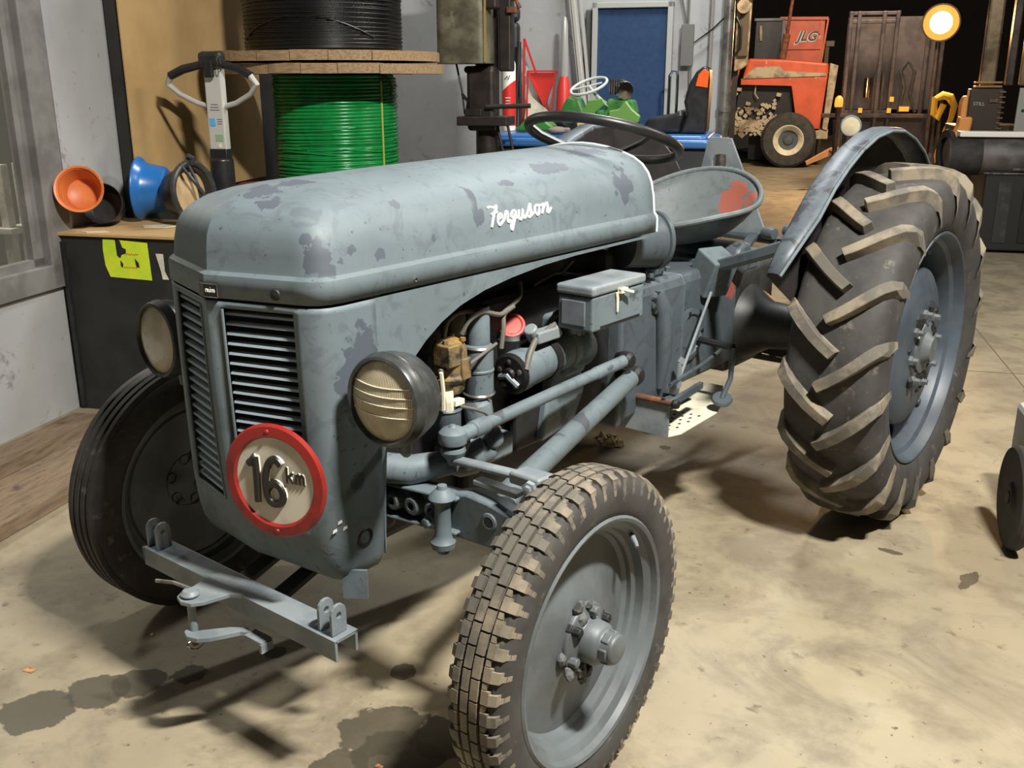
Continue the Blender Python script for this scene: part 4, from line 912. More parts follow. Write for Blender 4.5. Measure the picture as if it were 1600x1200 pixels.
for off, tilt_ in ((.05, .55), (.035, .1)):
    MB().tube([ax*(.02+off*sin(a))+y_*.10*cos(a)*tilt_+z_*.128*(1-2*k/16) for k, a in [(k, pi*k/16) for k in range(17)]], .008, 8).build('handle', 'black_gloss', bk)
MB().tube([ax*.03+z_*.125, ax*.05+z_*.145, ax*.02+z_*.155], .014, 8).build('handle_pivot', 'black_gloss', bk)

# dark board and cardboard sheet
o = MB().box((0, 0, 1.3), (.03, 1.58, 2.6)); o = tag(o.build('dark_board', DARKB, None, loc=hall(-2.005, 2.925), rot=(0, 0, TH), smooth=0), 'tall black board leaning on the window wall behind the cardboard sheet', 'board')
o = MB()
vs = []; nn = 10
for i in range(nn+1):
    y = -.64+1.28*i/nn; bx_ = .006*sin(i*1.1)
    for x, z in ((bx_-.003, .0), (bx_+.003, .0), (bx_+.003, 1.5), (bx_-.003, 1.5)): vs.append((x, y, z))
o.add(vs, [(i*4+a, i*4+(a+1) % 4, i*4+4+(a+1) % 4, i*4+4+a) for i in range(nn) for a in range(4)]+[(0, 1, 2, 3), tuple(nn*4+a for a in (3, 2, 1, 0))])
tag(o.build('cardboard_sheet', CARD, None, loc=hall(-1.978, 2.815, .862), rot=(0, 0, TH), smooth=0), 'large plain tan cardboard sheet standing upright in front of the black board', 'cardboard')

# pallet truck
pt = T('pallet_truck', 'pallet truck with upright silver handle post, looped grips and red cover', 'pallet truck', -1.57, 2.29)
pd_ = MB().box((0, .05, .50), (.30, .16, .80)); pd_.box((0, .05, .15), (.40, .16, .14)); pd_.build('body', BLACKP, pt, smooth=0, bevel=.03)
MB().lathe([(0, .045), (.08, .038), (.13, .015), (.14, -.02), (.14, -.06)], (.14, .03, .905), (0, 0, 1), 32).build('cover', simple('dull_red', srgb(112, 50, 48), .55), pt)
MB().lathe([(.055, -.12), (.055, .07), (.045, .08), (0, .08)], (-.02, 0, .98), (0, 0, 1), 28).box((-.02, -.0, 1.065), (.088, .055, .07)).build('socket', BLACKP, pt, bevel=.004)
MB().box((-.02, 0, 1.285), (.085, .045, .40)).build('handle_post', simple('silver_post', srgb(206, 204, 196), .35, .3), pt, smooth=0, bevel=.006)
po_ = bpy.data.objects['handle_post']
lb = MB().box((-.036, -.0235, 1.22), (.028, .002, .036)); lb.build('blue_label', simple('label_blue', srgb(92, 164, 214), .5), po_, smooth=0)
MB().box((-.008, -.0235, 1.15), (.04, .002, .03)).build('green_label', simple('label_green', srgb(140, 164, 128), .5), po_, smooth=0)
w_ = MB()
for k in range(3): w_.box((-.02, -.0235, 1.275+k*.012), (.05-.008*k, .002, .003))
for k in range(3): w_.box((.0, -.0235, 1.213+k*.010), (.024, .002, .0025))
w_.build('printed_lines', simple('print_grey', srgb(92, 92, 96), .5), po_, smooth=0)['kind'] = 'stuff'
MB().lathe([(0, .001), (.011, .001)], (-.006, -.0235, 1.115), (0, -1, 0), 16).build('round_label', 'cream', po_)
MB().box((-.02, -.012, 1.495), (.115, .07, .075)).build('handle_head', BLACKP, pt, smooth=0, bevel=.02)
MB().box((-.02, -.045, 1.455), (.044, .02, .075)).build('lift_lever', 'engine', pt, smooth=0, bevel=.006)
MB().tube([(.035+.022*cos(a)*.4, -.05, 1.475+.034*sin(a)) for a in [2*pi*k/20 for k in range(20)]], .0018, 6, closed=True).build('key_ring', 'chrome', pt)
for s in (-1, 1):
    MB().tube([(-.02+s*.05, -.02, 1.475), (-.02+s*.14, -.03, 1.455), (-.02+s*.205, -.04, 1.425)], [.018, .020, .019], 12).build('grip', 'black', pt)
    MB().tube([(-.02+s*.20, -.04, 1.425), (-.02+s*.225, -.03, 1.39), (-.02+s*.18, -.01, 1.345), (-.02+s*.10, .0, 1.305), (-.02+s*.04, .0, 1.29)], [.016, .014, .012, .012, .012], 10).build('handle_loop', simple('cast_grey', srgb(172, 168, 160), .5), pt)
for s in (-1, 1):
    MB().box((-.0+s*.17, .70, .08), (.15, .0, .0)) ; 
t_ = T('drum', 'dark drum with a flat grey lid, right of the pallet truck', 'drum', -1.02, 2.33)
MB().lathe([(0, 0), (.11, 0), (.112, .3), (.116, .31), (.112, .32), (.112, .90), (0, .90)], (0, 0, 0), (0, 0, 1), 32).build('shell', BLACKP, t_)
MB().lathe([(0, .93), (.09, .925), (.118, .91), (.118, .88)], (0, 0, 0), (0, 0, 1), 32).build('lid', simple('lid_grey', srgb(86, 82, 82), .5), t_)

# cable spools
def spool(name, label, X, Y, z0, z1, rf_, rc, mat, group, nturn, seed, th_=.05):
    t_ = T(name, label, 'cable spool', X, Y, 0)
    rnd = random.Random(seed)
    for zz, nm in ((z0, 'lower'), (z1-th_, 'upper')):
        nb = 7; bw = 2*rf_/nb
        for lay in (0,):
            for i in range(nb):
                a = -rf_+i*bw; c_ = a+bw/2
                def chord(v): return sqrt(max(0, rf_**2-v**2))
                g = .002; k = 4
                xs = [a+g+(bw-2*g)*j/k for j in range(k+1)]
                topp = [(x, chord(x)) for x in xs]; bot = [(x, -chord(x)) for x in xs[::-1]]
                poly = topp+bot; poly = [p for j, p in enumerate(poly) if j == 0 or (abs(p[0]-poly[j-1][0])+abs(p[1]-poly[j-1][1])) > 1e-4]
                Xv, Yv = ((1, 0, 0), (0, 1, 0)) if lay == 0 else ((cos(.9), sin(.9), 0), (-sin(.9), cos(.9), 0))
                MB().prism(poly, (0, 0, zz+th_*.5+rnd.uniform(-.0015, .0015)), Xv, Yv, th_-.004).build('flange_board', WOODC, t_, smooth=0)
    MB().lathe([(rc-.03, z0+th_), (rc-.03, z1-th_)], (0, 0, 0), (0, 0, 1), 48).build('core', 'black', t_)
    m = MB(); pts = []; N = nturn*24
    for i in range(N+1):
        a = 2*pi*i/24; f = i/N
        zz = lerp(z0+th_+.006, z1-th_-.006, f); wob = noise.noise(Vector((f*9, seed, a*.08)))*.004
        rr = rc+wob+ (.004 if (i//24) % 3 == 0 else 0); pts.append((rr*cos(a), rr*sin(a), zz+.004*sin(a*.97+seed)))
    m.tube(pts, (z1-z0-2*th_)/nturn*.53, 6)
    m.build('cable_winding', mat, t_, smooth=60)['kind'] = 'stuff'
    return t_
GR = simple('green_cable', srgb(16, 128, 60), .25, 0, srgb(12, 112, 52), 12)
s1_ = spool('cable_spool', 'wooden spool wound with bright green cable, the lower of the two stacked spools', -1.31, 3.0, .0, 1.484, .572, .312, GR, None, 78, 1)
m = MB(); rnd = random.Random(9)
for k in range(16):   # loose crossing turns over the winding
    a0 = rnd.uniform(-1.4, .3)-pi/2; z0_ = rnd.uniform(.9, 1.33); dz = rnd.uniform(-.035, .035)
    m.tube([((.319)*cos(a0+t*1.9), (.319)*sin(a0+t*1.9), z0_+dz*t+.003*sin(t*7)) for t in [i/18 for i in range(19)]], .0055, 6)
m.build('loose_turns', GR, s1_, smooth=60)['kind'] = 'stuff'
MB().tube([(.30, -.12, 1.43), (.335, -.10, 1.41), (.345, -.08, 1.37), (.335, -.07, 1.33)], .007, 8).build('cable_end', 'black', s1_)
for k in range(7):
    a = -1.25+.11*k; 
MB().tube([(.30, -.115, .9+.05*k+(.008 if k % 2 else 0)) for k in range(11)], .006, 6).build('tie_strip', simple('yellowed_foil', srgb(150, 160, 70), .4), s1_)
BC = simple('black_cable', srgb(7, 7, 8), .4)
s2_ = spool('cable_spool', 'wooden spool wound with glossy black cable, stacked on top of the green one', -1.355, 3.0, 1.492, 2.6, .590, .395, BC, None, 150, 2)
MB().tube([(.395*cos(-2.4+.19*k)*1.015, .395*sin(-2.4+.19*k)*1.015, 1.60+.10*abs(sin(k*.31))) for k in range(11)], .004, 6).build('loose_cable', BC, s2_)
hs = MB().tube([(-.345, -.02, 1.52), (-.34, -.16, 1.52)], .001, 4)

# pillar drill
IRON = simple('oily_iron', srgb(112, 108, 88), .45, .1, srgb(76, 72, 58), 10, .4, .62, .2, 40, dirt=srgb(122, 124, 100), dsc=8, dlo=.58, dhi=.66)
DIRON = simple('dark_iron', srgb(50, 42, 36), .5, .3, srgb(36, 30, 27), 14)
dr_ = T('pillar_drill', 'old cast-iron pillar drill with a heavy rusty column against the back wall', 'drill press', -.69, 3.66)
MB().lathe([(.0, 0), (.22, 0), (.22, .04), (.10, .07), (.067, .10), (.067, 2.4), (0, 2.4)], (.02, 0, 0), (0, 0, 1), 32).build('column', DIRON, dr_)
MB().prism(rrect(.29, .24, .05, 5), (-.07, -.10, 1.89), (1, 0, 0), (0, 1, 0), .80).build('head', IRON, dr_, smooth=30, bevel=.004)
MB().bar((.072, -.225, 1.50), (.072, -.225, 2.2), .012, .006).build('edge_strip', simple('brass_edge', srgb(196, 172, 110), .3, .6), dr_, smooth=0)
MB().box((-.2, -.1, 1.93), (.14, .16, .10)).bar((-.22, -.1, 1.86), (.10, -.1, 1.86), .2, .05).box((.07, -.16, 1.84), (.12, .10, .14)).box((.14, -.02, 1.70), (.07, .10, .5)).build('motor_bracket', DIRON, dr_, smooth=0, bevel=.01)
MB().tube([(.13, -.05, 1.83), (.20, -.05, 1.83), (.22, -.05, 1.78)], .014, 8).bar((.16, -.06, 1.77), (.21, -.06, 1.77), .08, .03).build('feed_handle', 'rust', dr_)
MB().box((.0, -.06, 1.46), (.18, .10, .04)).box((.01, -.05, 1.30), (.16, .14, .34)).build('sleeve', DIRON, dr_, smooth=0, bevel=.02)
MB().box((.03, -.07, 1.185), (.29, .20, .05)).box((-.03, -.05, 1.23), (.10, .16, .04)).build('table', DIRON, dr_, smooth=0, bevel=.006)
MB().tube([(.05, -.14, 1.262), (.30, -.12, 1.268)], .013, 8).build('clamp_lever', DIRON, dr_)
MB().tube([(-.13, -.1, 1.49), (-.10, -.1, 1.35), (-.085, -.1, 1.22)], .006, 6).tube([(-.10, -.1, 1.33), (-.06, -.12, 1.29), (-.07, -.1, 1.25)], .009, 6).build('linkage', 'black', dr_)
for x_ in (.10, .16): MB().tube([(x_, -.1, 1.18), (x_+.04, -.1, 1.0), (x_+.06, -.1, .88)], .008, 6).build('hanging_rod', DIRON, dr_)

# blue-lidded bin with things on it
bn = T('storage_bin', 'long dark storage bin with a bright blue lid behind the steering wheel', 'bin', -.07, 4.26)
vs = []
for (z, a, c_) in ((0, .56, .28), (1.03, .64, .33)): vs += [(-a, -c_, z), (a, -c_, z), (a, c_, z), (-a, c_, z)]
MB().hexa(vs).build('body', simple('bin_grey', srgb(52, 54, 58), .5), bn, smooth=0, bevel=.02)
lid = MB().prism(rrect(1.37, .74, .07, 5), (0, 0, 1.05), (1, 0, 0), (0, 1, 0), .05); lid.prism(rrect(1.27, .64, .05, 5), (0, 0, 1.08), (1, 0, 0), (0, 1, 0), .03)
lid.build('lid', BLUE, bn, smooth=30, bevel=.018, seg=3)
ZB = 1.098
GT = simple('toy_green', srgb(52, 112, 54), .35, 0, srgb(84, 132, 68), 12)
tt = T('pedal_tractor', 'green toy pedal tractor with a silver headlamp standing on the blue lid', 'toy tractor', -.10, 4.22, ZB)
MB().prism([(-.22, .05), (.20, .05), (.22, .12), (.20, .19), (.05, .20), (.02, .13), (-.10, .13), (-.13, .20), (-.20, .21), (-.24, .14)], (0, 0, 0), (1, 0, 0), (0, 0, 1), .16).build('body', GT, tt, smooth=0, bevel=.015)
MB().prism([(.06, .06), (.24, .06), (.25, .10), (.20, .14), (.16, .19), (.12, .14), (.06, .13)], (0, -.10, 0), (1, 0, 0), (0, 0, 1), .04).build('front_guard', simple('toy_light_green', srgb(106, 146, 72), .35), tt, smooth=0, bevel=.008)
MB().prism([(-.10, .04), (-.04, .04), (-.02, .12), (.03, .16), (.06, .15), (.02, .20), (-.06, .19), (-.10, .12)], (0, -.11, 0), (1, 0, 0), (0, 0, 1), .03).build('fender', simple('toy_leaf_green', srgb(92, 140, 62), .35), tt, smooth=0, bevel=.006)
MB().tube([(-.08+.11*cos(a), -.02+.07*sin(a), .27+.05*sin(a+.6)) for a in [2*pi*k/28 for k in range(28)]], .009, 8, closed=True).tube([(-.08, -.02, .27), (-.02, 0, .20), (.06, 0, .14)], .012, 8).tube([(-.18, -.02, .25), (-.08, -.02, .27), (.0, -.02, .29)], .006, 6).build('steering_wheel', simple('pale_plastic', srgb(188, 192, 186), .4), tt)
MB().lathe([(0, -.07), (.03, -.068), (.048, -.04), (.055, 0), (.050, .008), (.0, .012)], (.15, -.08, .245), (.55, -.8, -.05), 24).build('headlamp', 'chrome', tt)
m = MB()
for k in range(7): m.box((.055+k*.013, -.03, .265), (.006, .08, .09))
m.build('cooling_fin', 'steel', tt, smooth=0)['kind'] = 'stuff'
for (x, r_, y) in ((-.10, .052, -.12), (.19, .035, -.12), (-.10, .052, .11), (.19, .035, .11)):
    w_ = MB().lathe([(r_*.55, -.02), (r_*.9, -.02), (r_, -.012), (r_, .012), (r_*.9, .02), (r_*.55, .02)], (x, y, r_), (0, 1, 0), 24).build('wheel', 'black', tt)
    MB().lathe([(0, -.022), (r_*.5, -.018), (r_*.6, -.012)], (x, y, r_), (0, 1, 0), 20).build('wheel_hub', simple('hub_cream', srgb(206, 186, 130), .4) if x < 0 else 'black', w_)
q = MB().lathe([(0, .02), (.035, .016), (.06, 0), (.05, -.02), (0, -.022)], (0, 0, .022), (0, 0, 1), 16); q.box((.03, 0, .02), (.1, .04, .03))
tag(q.build('rag', simple('rag_grey', srgb(120, 110, 100), .8), None, loc=hall(-.33, 3.98, ZB), rot=(0, 0, TH), bevel=.01), 'crumpled grey rag on the blue lid left of the toy tractor', 'rag')
q = MB().prism([(-.13, 0), (.10, .0), (.12, .03), (.06, .07), (.0, .095), (-.05, .08), (-.09, .04)], (0, 0, .004), (1, 0, 0), (0, 0, 1), .14)
tag(q.build('toy_hood', simple('leaf_green', srgb(58, 124, 50), .35), None, loc=hall(-.50, 4.20, ZB), rot=(0, 0, TH), smooth=30, bevel=.014), 'low bright green plastic toy hood on the left part of the blue lid', 'toy')
# seat
se = T('seat', 'black machine seat with an orange reflector on its tall back, right end of the bin', 'seat', .39, 4.27, ZB)
MB().prism([(-.21, .0), (.0, .0), (.0, .04), (.02, .10), (.0, .14), (-.05, .11), (-.19, .09), (-.22, .05)], (0, 0, .0), (1, 0, 0), (0, 0, 1), .30).build('cushion', BLACKP, se, smooth=30, bevel=.025, seg=3)
MB().prism([(.0, .0), (.15, .0), (.155, .30), (.15, .37), (.12, .385), (.075, .35), (.035, .28), (.012, .18), (.03, .11)], (0, 0, .0), (1, 0, 0), (0, 0, 1), .32).build('backrest', BLACKP, se, smooth=30, bevel=.02, seg=3)
MB().prism([(.075, .27), (.145, .26), (.150, .35), (.12, .365), (.09, .335)], (0, -.163, 0), (1, 0, 0), (0, 0, 1), .012).build('reflector', simple('reflector_orange', srgb(238, 96, 36), .3), se, smooth=0, bevel=.003)
# spray canister and black bag
cn = T('spray_can', 'tall white spray can with a red label standing on the bin beside the drill', 'spray can', -.705, 4.30, ZB)
MB().lathe([(0, 0), (.040, 0), (.042, .02), (.042, .40), (.030, .44), (.018, .455), (.016, .49), (0, .495)], (0, 0, 0), (0, 0, 1), 28).build('can', 'white_paint', cn)
cp = MB(); vs = []; n_ = 28
for k in range(n_):
    a = 2*pi*k/n_; vs += [(.0428*cos(a), .0428*sin(a), .03), (.0428*cos(a), .0428*sin(a), .27+.035*cos(a))]
cp.add(vs, [(2*k, 2*((k+1) % n_), 2*((k+1) % n_)+1, 2*k+1) for k in range(n_)]); cp.build('red_label', simple('label_red', srgb(208, 48, 42), .4), cn)
w_ = MB()
for k in range(4): w_.box((.004, -.0432, .20-k*.018), (.034-.006*(k % 2), .001, .005))
w_.build('label_print', 'white_paint', cn, smooth=0)['kind'] = 'stuff'
w_ = MB().tube([(-.018, -.043, .31), (.0, -.044, .33), (.006, -.044, .31), (.016, -.043, .335)], .003, 5); w_.build('label_mark', 'black', cn, smooth=0)
q = MB().box((0, 0, 0), (.10, .10, .50)); q.box((0.01, -.01, .30), (.09, .08, .10))
tag(q.build('hanging_bag', 'black', None, loc=hall(-.84, 4.93, 1.53), rot=(0, 0, TH), smooth=0, bevel=.03), 'black bag hanging on the white wall behind the spray can', 'bag')
# reflective triangles
RW = simple('sign_paint_red', srgb(200, 52, 44), .4)
def tri(loc, pts, wdt, label):
    t_ = thing('warning_triangle', label, 'warning triangle', loc, TH)
    for i in range(3):
        a, b_ = pts[i], pts[(i+1) % 3]; MB().bar((a[0], 0, a[1]), (b_[0], 0, b_[1]), .012, wdt, (0, 1, 0)).build('red_bar', RW, t_, smooth=0)
    return t_
t_ = tri(hall(-.66, 4.86, 1.10), [(-.08, .57), (-.09, .0), (.13, .0)], .022, 'tall thin red warning triangle leaning on the white wall, left of the other')
MB().prism([(-.07, .40), (-.08, .02), (.10, .02), (.02, .30)], (0, .012, 0), (1, 0, 0), (0, 0, 1), .004).build('reflector_plate', simple('plate_grey', srgb(196, 190, 172), .5), t_, smooth=0)
t_ = tri(hall(-.60, 4.78, 1.10), [(-.10, .36), (.10, .36), (.02, .14)], .018, 'short red and white warning triangle pointing down, in front of the taller one')
MB().prism([(-.09, .35), (.09, .35), (.02, .16)], (0, .008, 0), (1, 0, 0), (0, 0, 1), .004).build('red_plate', RW, t_, smooth=0)
MB().prism([(-.12, .05), (.06, .05), (.05, .10), (-.10, .22)], (0, .006, 0), (1, 0, 0), (0, 0, 1), .004).build('white_plate', 'cream', t_, smooth=0)
MB().bar((.09, .0, .35), (.06, 0, .0), .01, .016, (0, 1, 0)).bar((-.10, 0, .0), (-.10, .0, .35), .01, .014, (0, 1, 0)).build('stand_leg', RW, t_, smooth=0)
q = MB().tube([(0, 0, 0), (.03, 0, .55)], .014, 8).tube([(.04, 0, 0), (.03, 0, .55)], .010, 8)
tag(q.build('folded_stand', 'black', None, loc=hall(-.79, 4.80, 1.098), rot=(0, 0, TH)), 'thin black folded stand leaning on the wall left of the warning triangles', 'stand')
bt_ = T('light_baton', 'clear traffic baton with a red band and black foot, right of the warning triangles', 'baton', -.44, 4.74, 1.09)
MB().lathe([(.028, .26), (.026, .40), (.020, .66), (.012, .70), (0, .71)], (0, 0, 0), (0, 0, 1), 20).build('tube', simple('clear_tube', srgb(176, 176, 168), .15, .3), bt_)
MB().lathe([(.052, .12), (.045, .26), (.026, .34), (0, .34)], (0, 0, 0), (0, 0, 1), 20).build('red_band', RW, bt_)
MB().lathe([(0, 0), (.07, .0), (.07, .04), (.058, .05), (.055, .12), (0, .12)], (0, 0, 0), (0, 0, 1), 20).build('foot', 'black', bt_)
# rods leaning
for k, (x0, x1, w_, lab) in enumerate(((-.46, -.27, .035, 'wide silver metal channel leaning on the back wall beside the blue board'), (-.40, -.235, .014, 'thin silver rod leaning on the back wall right beside the blue board'))):
    q = MB().bar((x0+.0, -.02, 1.0), (0, 0, 0), .01, .01) if 0 else MB()
    q.bar((x1, -.10, .0) if 0 else (x1+.06, -.16, .6), (x0+.02, .03, 2.2), .02, w_, (0, 1, 0))
    if k == 0: q.bar((x1+.06+.016, -.14, .6), (x0+.02+.016, .02, 2.2), .02, .006, (0, 1, 0)).bar((x1+.06-.016, -.14, .6), (x0+.02-.016, .02, 2.2), .02, .006, (0, 1, 0))
    tag(q.build('metal_channel' if k == 0 else 'metal_rod', simple('zinc', srgb(176, 174, 166), .4, .4), None, loc=hall(-.02, 4.90), rot=(0, 0, TH), smooth=0), lab, 'metal profile')
q = MB().box((0, 0, 0), (.05, .06, .80))
tag(q.build('side_case', simple('case_dark', srgb(78, 76, 72), .5), None, loc=hall(-.312, 4.955, 1.45), rot=(0, 0, TH), smooth=0, bevel=.008), 'narrow dark ribbed case on the wall at the left of the blue board', 'case')
nb_ = T('notice_board', 'blue fabric notice board in a light grey frame on the back wall', 'notice board', -.02, 4.93, .95)
FR = simple('frame_light_grey', srgb(158, 158, 152), .4)
for x in (-.247, .247): MB().box((x, 0, .47), (.036, .10, .94)).build('frame_side', FR, nb_, smooth=0, bevel=.004)
MB().box((0, 0, .922), (.53, .10, .036)).build('frame_top', FR, nb_, smooth=0, bevel=.004); MB().box((0, 0, .018), (.53, .10, .036)).build('frame_bottom', FR, nb_, smooth=0, bevel=.004)
MB().box((0, .0, .47), (.46, .05, .88)).build('fabric_panel', simple('board_blue', srgb(30, 58, 92), .85, 0, srgb(27, 52, 84), 30), nb_, smooth=0)
q = MB().box((0, 0, .10), (.08, .06, .26)); q.tube([(0, 0, .23), (0, 0, .55)], .008, 6); q.tube([(.03, -.02, -.03), (.035, -.02, -.16), (.01, -.02, -.2)], .006, 6)
tag(q.build('wall_junction', simple('junction_grey', srgb(96, 94, 92), .5), None, loc=hall(.34, 4.95, 1.52), rot=(0, 0, TH), smooth=0, bevel=.01), 'dark grey junction box with cables on the wall right of the blue board', 'junction box')
q = MB().tube([(0, 0, 0), (.0, 0, .33), (.02, -.02, .36), (.045, -.02, .36), (.05, 0, .33), (.05, 0, .05)], .009, 8)
tag(q.build('chrome_stand', 'chrome', None, loc=hall(.265, 4.62, 1.098), rot=(0, 0, TH)), 'thin chrome upright loop on the bin beside the blue board', 'stand')

# ---- far hall: orange tractor
OT = T('orange_tractor', 'dusty orange tractor with a pale grille parked far back in the dark hall', 'tractor', 1.2, 15.55)
BE = simple('dusty_beige', srgb(176, 162, 136), .6, 0, srgb(124, 108, 86), 5, .45, .6)
def opr(name, pts, y, th_, mat, bevel=.01): return MB().prism([(a-1.2, c) for a, c in pts], (0, y, 0), (1, 0, 0), (0, 0, 1), th_).build(name, mat, OT, smooth=0, bevel=bevel)
opr('hood', [(.42, 1.42), (.50, 1.74), (1.1, 1.72), (1.78, 1.66), (1.79, 1.46), (.60, 1.44)], .35, .62, ORANGE, .04)
opr('side_panel', [(.40, 1.42), (1.78, 1.47), (1.72, .62), (1.36, .62), (1.22, 1.30), (.40, 1.32)], .35, .60, ORANGE)
opr('stripe', [(.44, 1.44), (.62, 1.60), (1.02, 1.61), (1.08, 1.54), (1.76, 1.50), (1.76, 1.46), (.44, 1.42)], .035, .01, BE, 0)
opr('grille_frame', [(1.76, .62), (1.80, 1.66), (1.93, 1.62), (1.90, 1.2), (1.84, .60)], .35, .66, BE)
opr('bumper', [(1.50, .46), (1.56, .58), (1.86, .62), (1.86, .46)], .35, .6, BE)
opr('cab_pillar', [(.14, .84), (.22, .84), (.40, 1.70), (.30, 1.72)], .30, .08, ORANGE)
opr('cab_pillar', [(.34, .90), (.40, .90), (.52, 1.70), (.47, 1.70)], .32, .08, simple('pillar_brown', srgb(92, 66, 44), .6))
opr('engine', [(.30, .50), (1.3, .50), (1.25, 1.36), (.38, 1.36)], .40, .40, 'engine')
m = MB(); rnd = random.Random(4)
for k in range(150):
    x = rnd.uniform(.32, 1.05); z = rnd.uniform(.5, .95+.35*(k % 4 == 0)-.3*max(0, x-.6)); s_ = rnd.uniform(.015, .055)
    if z > 1.05 and .6 < x < .95: continue
    m.box((x-1.2, .17, z), (s_*1.5, .02+s_*2.2, s_*1.1), Matrix.Rotation(rnd.uniform(-.9, .9), 3, 'Y'))
m.box((.55-1.2, .16, .66), (.5, .06, .20)).box((.95-1.2, .15, .72), (.22, .05, .12))
m.build('engine_castings', BE, OT, smooth=0)['kind'] = 'stuff'
MB().tube([(-.55, .14, 1.34), (-.56, .12, 1.18), (-.50, .12, 1.10)], .012, 6).build('fuel_line', BE, OT)
def owheel(x, y, r, w_):
    o = MB().lathe([(r*.52, -w_/2+.01), (r*.62, -w_/2), (r*.9, -w_/2+.01), (r, -w_/4), (r, w_/4), (r*.9, w_/2-.01), (r*.62, w_/2), (r*.52, w_/2-.01)], (x, y, r), (0, 1, 0), 40).build('front_wheel', 'rubber', OT)
    MB().lathe([(r*.56, -w_/2+.0), (r*.54, -w_/2-.012), (r*.50, -w_/2), (r*.36, -.03)], (x, y, r), (0, 1, 0), 32).build('rim', 'cream', o)
    MB().lathe([(0, -.06), (r*.14, -.055), (r*.2, -.02), (r*.37, -.03)], (x, y, r), (0, 1, 0), 24).build('hub', 'gearbox', o)
owheel(.03, -.10, .445, .26); owheel(.03, .80, .445, .26)
q = MB().tube([(-.16, .35, 1.68), (-.11, .35, 2.12)], .06, 14).tube([(-.11, .35, 2.10), (-.04, .35, 2.9)], .028, 12); q.build('exhaust', 'rust', OT)
opr('rear_housing', [(-.6, .4), (.32, .4), (.30, 1.0), (-.6, 1.1)], .4, .5, BE)
o = MB().lathe([(.45, -.2), (.85, -.2), (.9, -.1), (.9, .1), (.85, .2), (.45, .2), (0, .1)], (-1.75, .0, .9), (0, 1, 0), 40).build('rear_wheel', 'rubber', OT)
# lift platform behind
JL = T('lift_platform', 'orange lift machine body with black lettering standing behind the orange tractor', 'lift', 1.42, 17.2)
jx = lambda x: (x-.892)*1.104+.892-1.42
jz = lambda z: (z-1.403)*1.104+1.403
MB().prism([(jx(1.02), jz(1.55)), (jx(1.66), jz(1.55)), (jx(1.66), jz(2.31)), (jx(.98), jz(2.33)), (jx(.98), jz(2.05)), (jx(1.06), jz(1.9))], (0, .3, 0), (1, 0, 0), (0, 0, 1), .6).build('body', ORANGE, JL, smooth=0, bevel=.01)
MB().bar((jx(.96), -.02, jz(2.34)), (jx(1.70), -.02, jz(2.33)), .05, .05).build('top_rail', ORANGE, JL, smooth=0)
MB().bar((jx(1.70), -.02, jz(2.33)), (jx(1.64), -.02, jz(1.6)), .03, .03).bar((jx(1.08), -.02, jz(1.88)), (jx(1.62), -.02, jz(1.88)), .03, .03).bar((jx(1.06), -.02, jz(2.3)), (jx(1.09), -.02, jz(2.1)), .03, .04).bar((jx(1.60), -.02, jz(2.3)), (jx(1.58), -.02, jz(2.1)), .03, .04).build('frame_bar', ORANGE, JL, smooth=0)
text_mesh('lettering', 'JLG', .22, 'black', JL, (jx(1.39), -.012, jz(2.06)), (pi/2, 0, 0), .004, .35, .006)
text_mesh('lettering_edge', 'JLG', .22, 'white_paint', JL, (jx(1.385), -.006, jz(2.053)), (pi/2, 0, 0), .004, .35, .014)
MB().box((jx(1.76), .0, jz(1.95)), (.14, .1, .09)).tube([(jx(1.72), 0, jz(1.9)), (jx(1.72), 0, 0)], .04, 8).box((0, .3, .8), (.7, .5, 1.6)).build('pedestal', simple('pedestal_brown', srgb(96, 84, 62), .6), JL, smooth=0)
CB = T('dark_cabinet', 'tall dark open cabinet with a grey-blue edge, left of the orange lift', 'cabinet', .80, 16.8)
MB().box((0, .2, 1.2), (.46, .4, 2.36)).build('body', 'black', CB, smooth=0)
MB().box((.235, -.02, 1.2), (.05, .05, 2.40)).box((0, -.02, 2.40), (.52, .05, .04)).build('edge', simple('cabinet_edge', srgb(110, 116, 128), .5), CB, smooth=0)
MB().bar((-.15, -.03, 2.3), (-.13, -.03, 2.05), .04, .03).build('latch', BE, CB, smooth=0)
BM = T('loader_boom', 'beige loader boom with a black hose beside the steel pipe at the wall end', 'loader', .42, 14.2)
MB().box((-.08, .25, .8), (.08, .12, 1.6)).build('post', DARKB, BM, smooth=0)
MB().prism([(-.10, 1.52), (.02, 1.56), (.10, 1.62), (.12, 2.8), (.06, 2.9), (-.12, 2.8)], (0, .2, 0), (1, 0, 0), (0, 0, 1), .25).build('boom', BE, BM, smooth=0, bevel=.02)
MB().box((.02, .05, 2.1), (.14, .06, .7)).build('boom_recess', simple('recess_brown', srgb(84, 72, 58), .7), BM, smooth=0)
MB().lathe([(0, -.1), (.10, -.1), (.10, .1), (0, .1)], (.0, .0, 2.45), (0, 1, 0), 20).box((.05, .0, 2.62), (.3, .1, .08)).build('boom_joint', BE, BM)
MB().tube([(-.1, -.1, 2.3), (-.02, -.1, 2.15), (-.02, -.1, 1.85), (-.12, -.1, 1.72)], .022, 8).build('hose', 'black', BM)

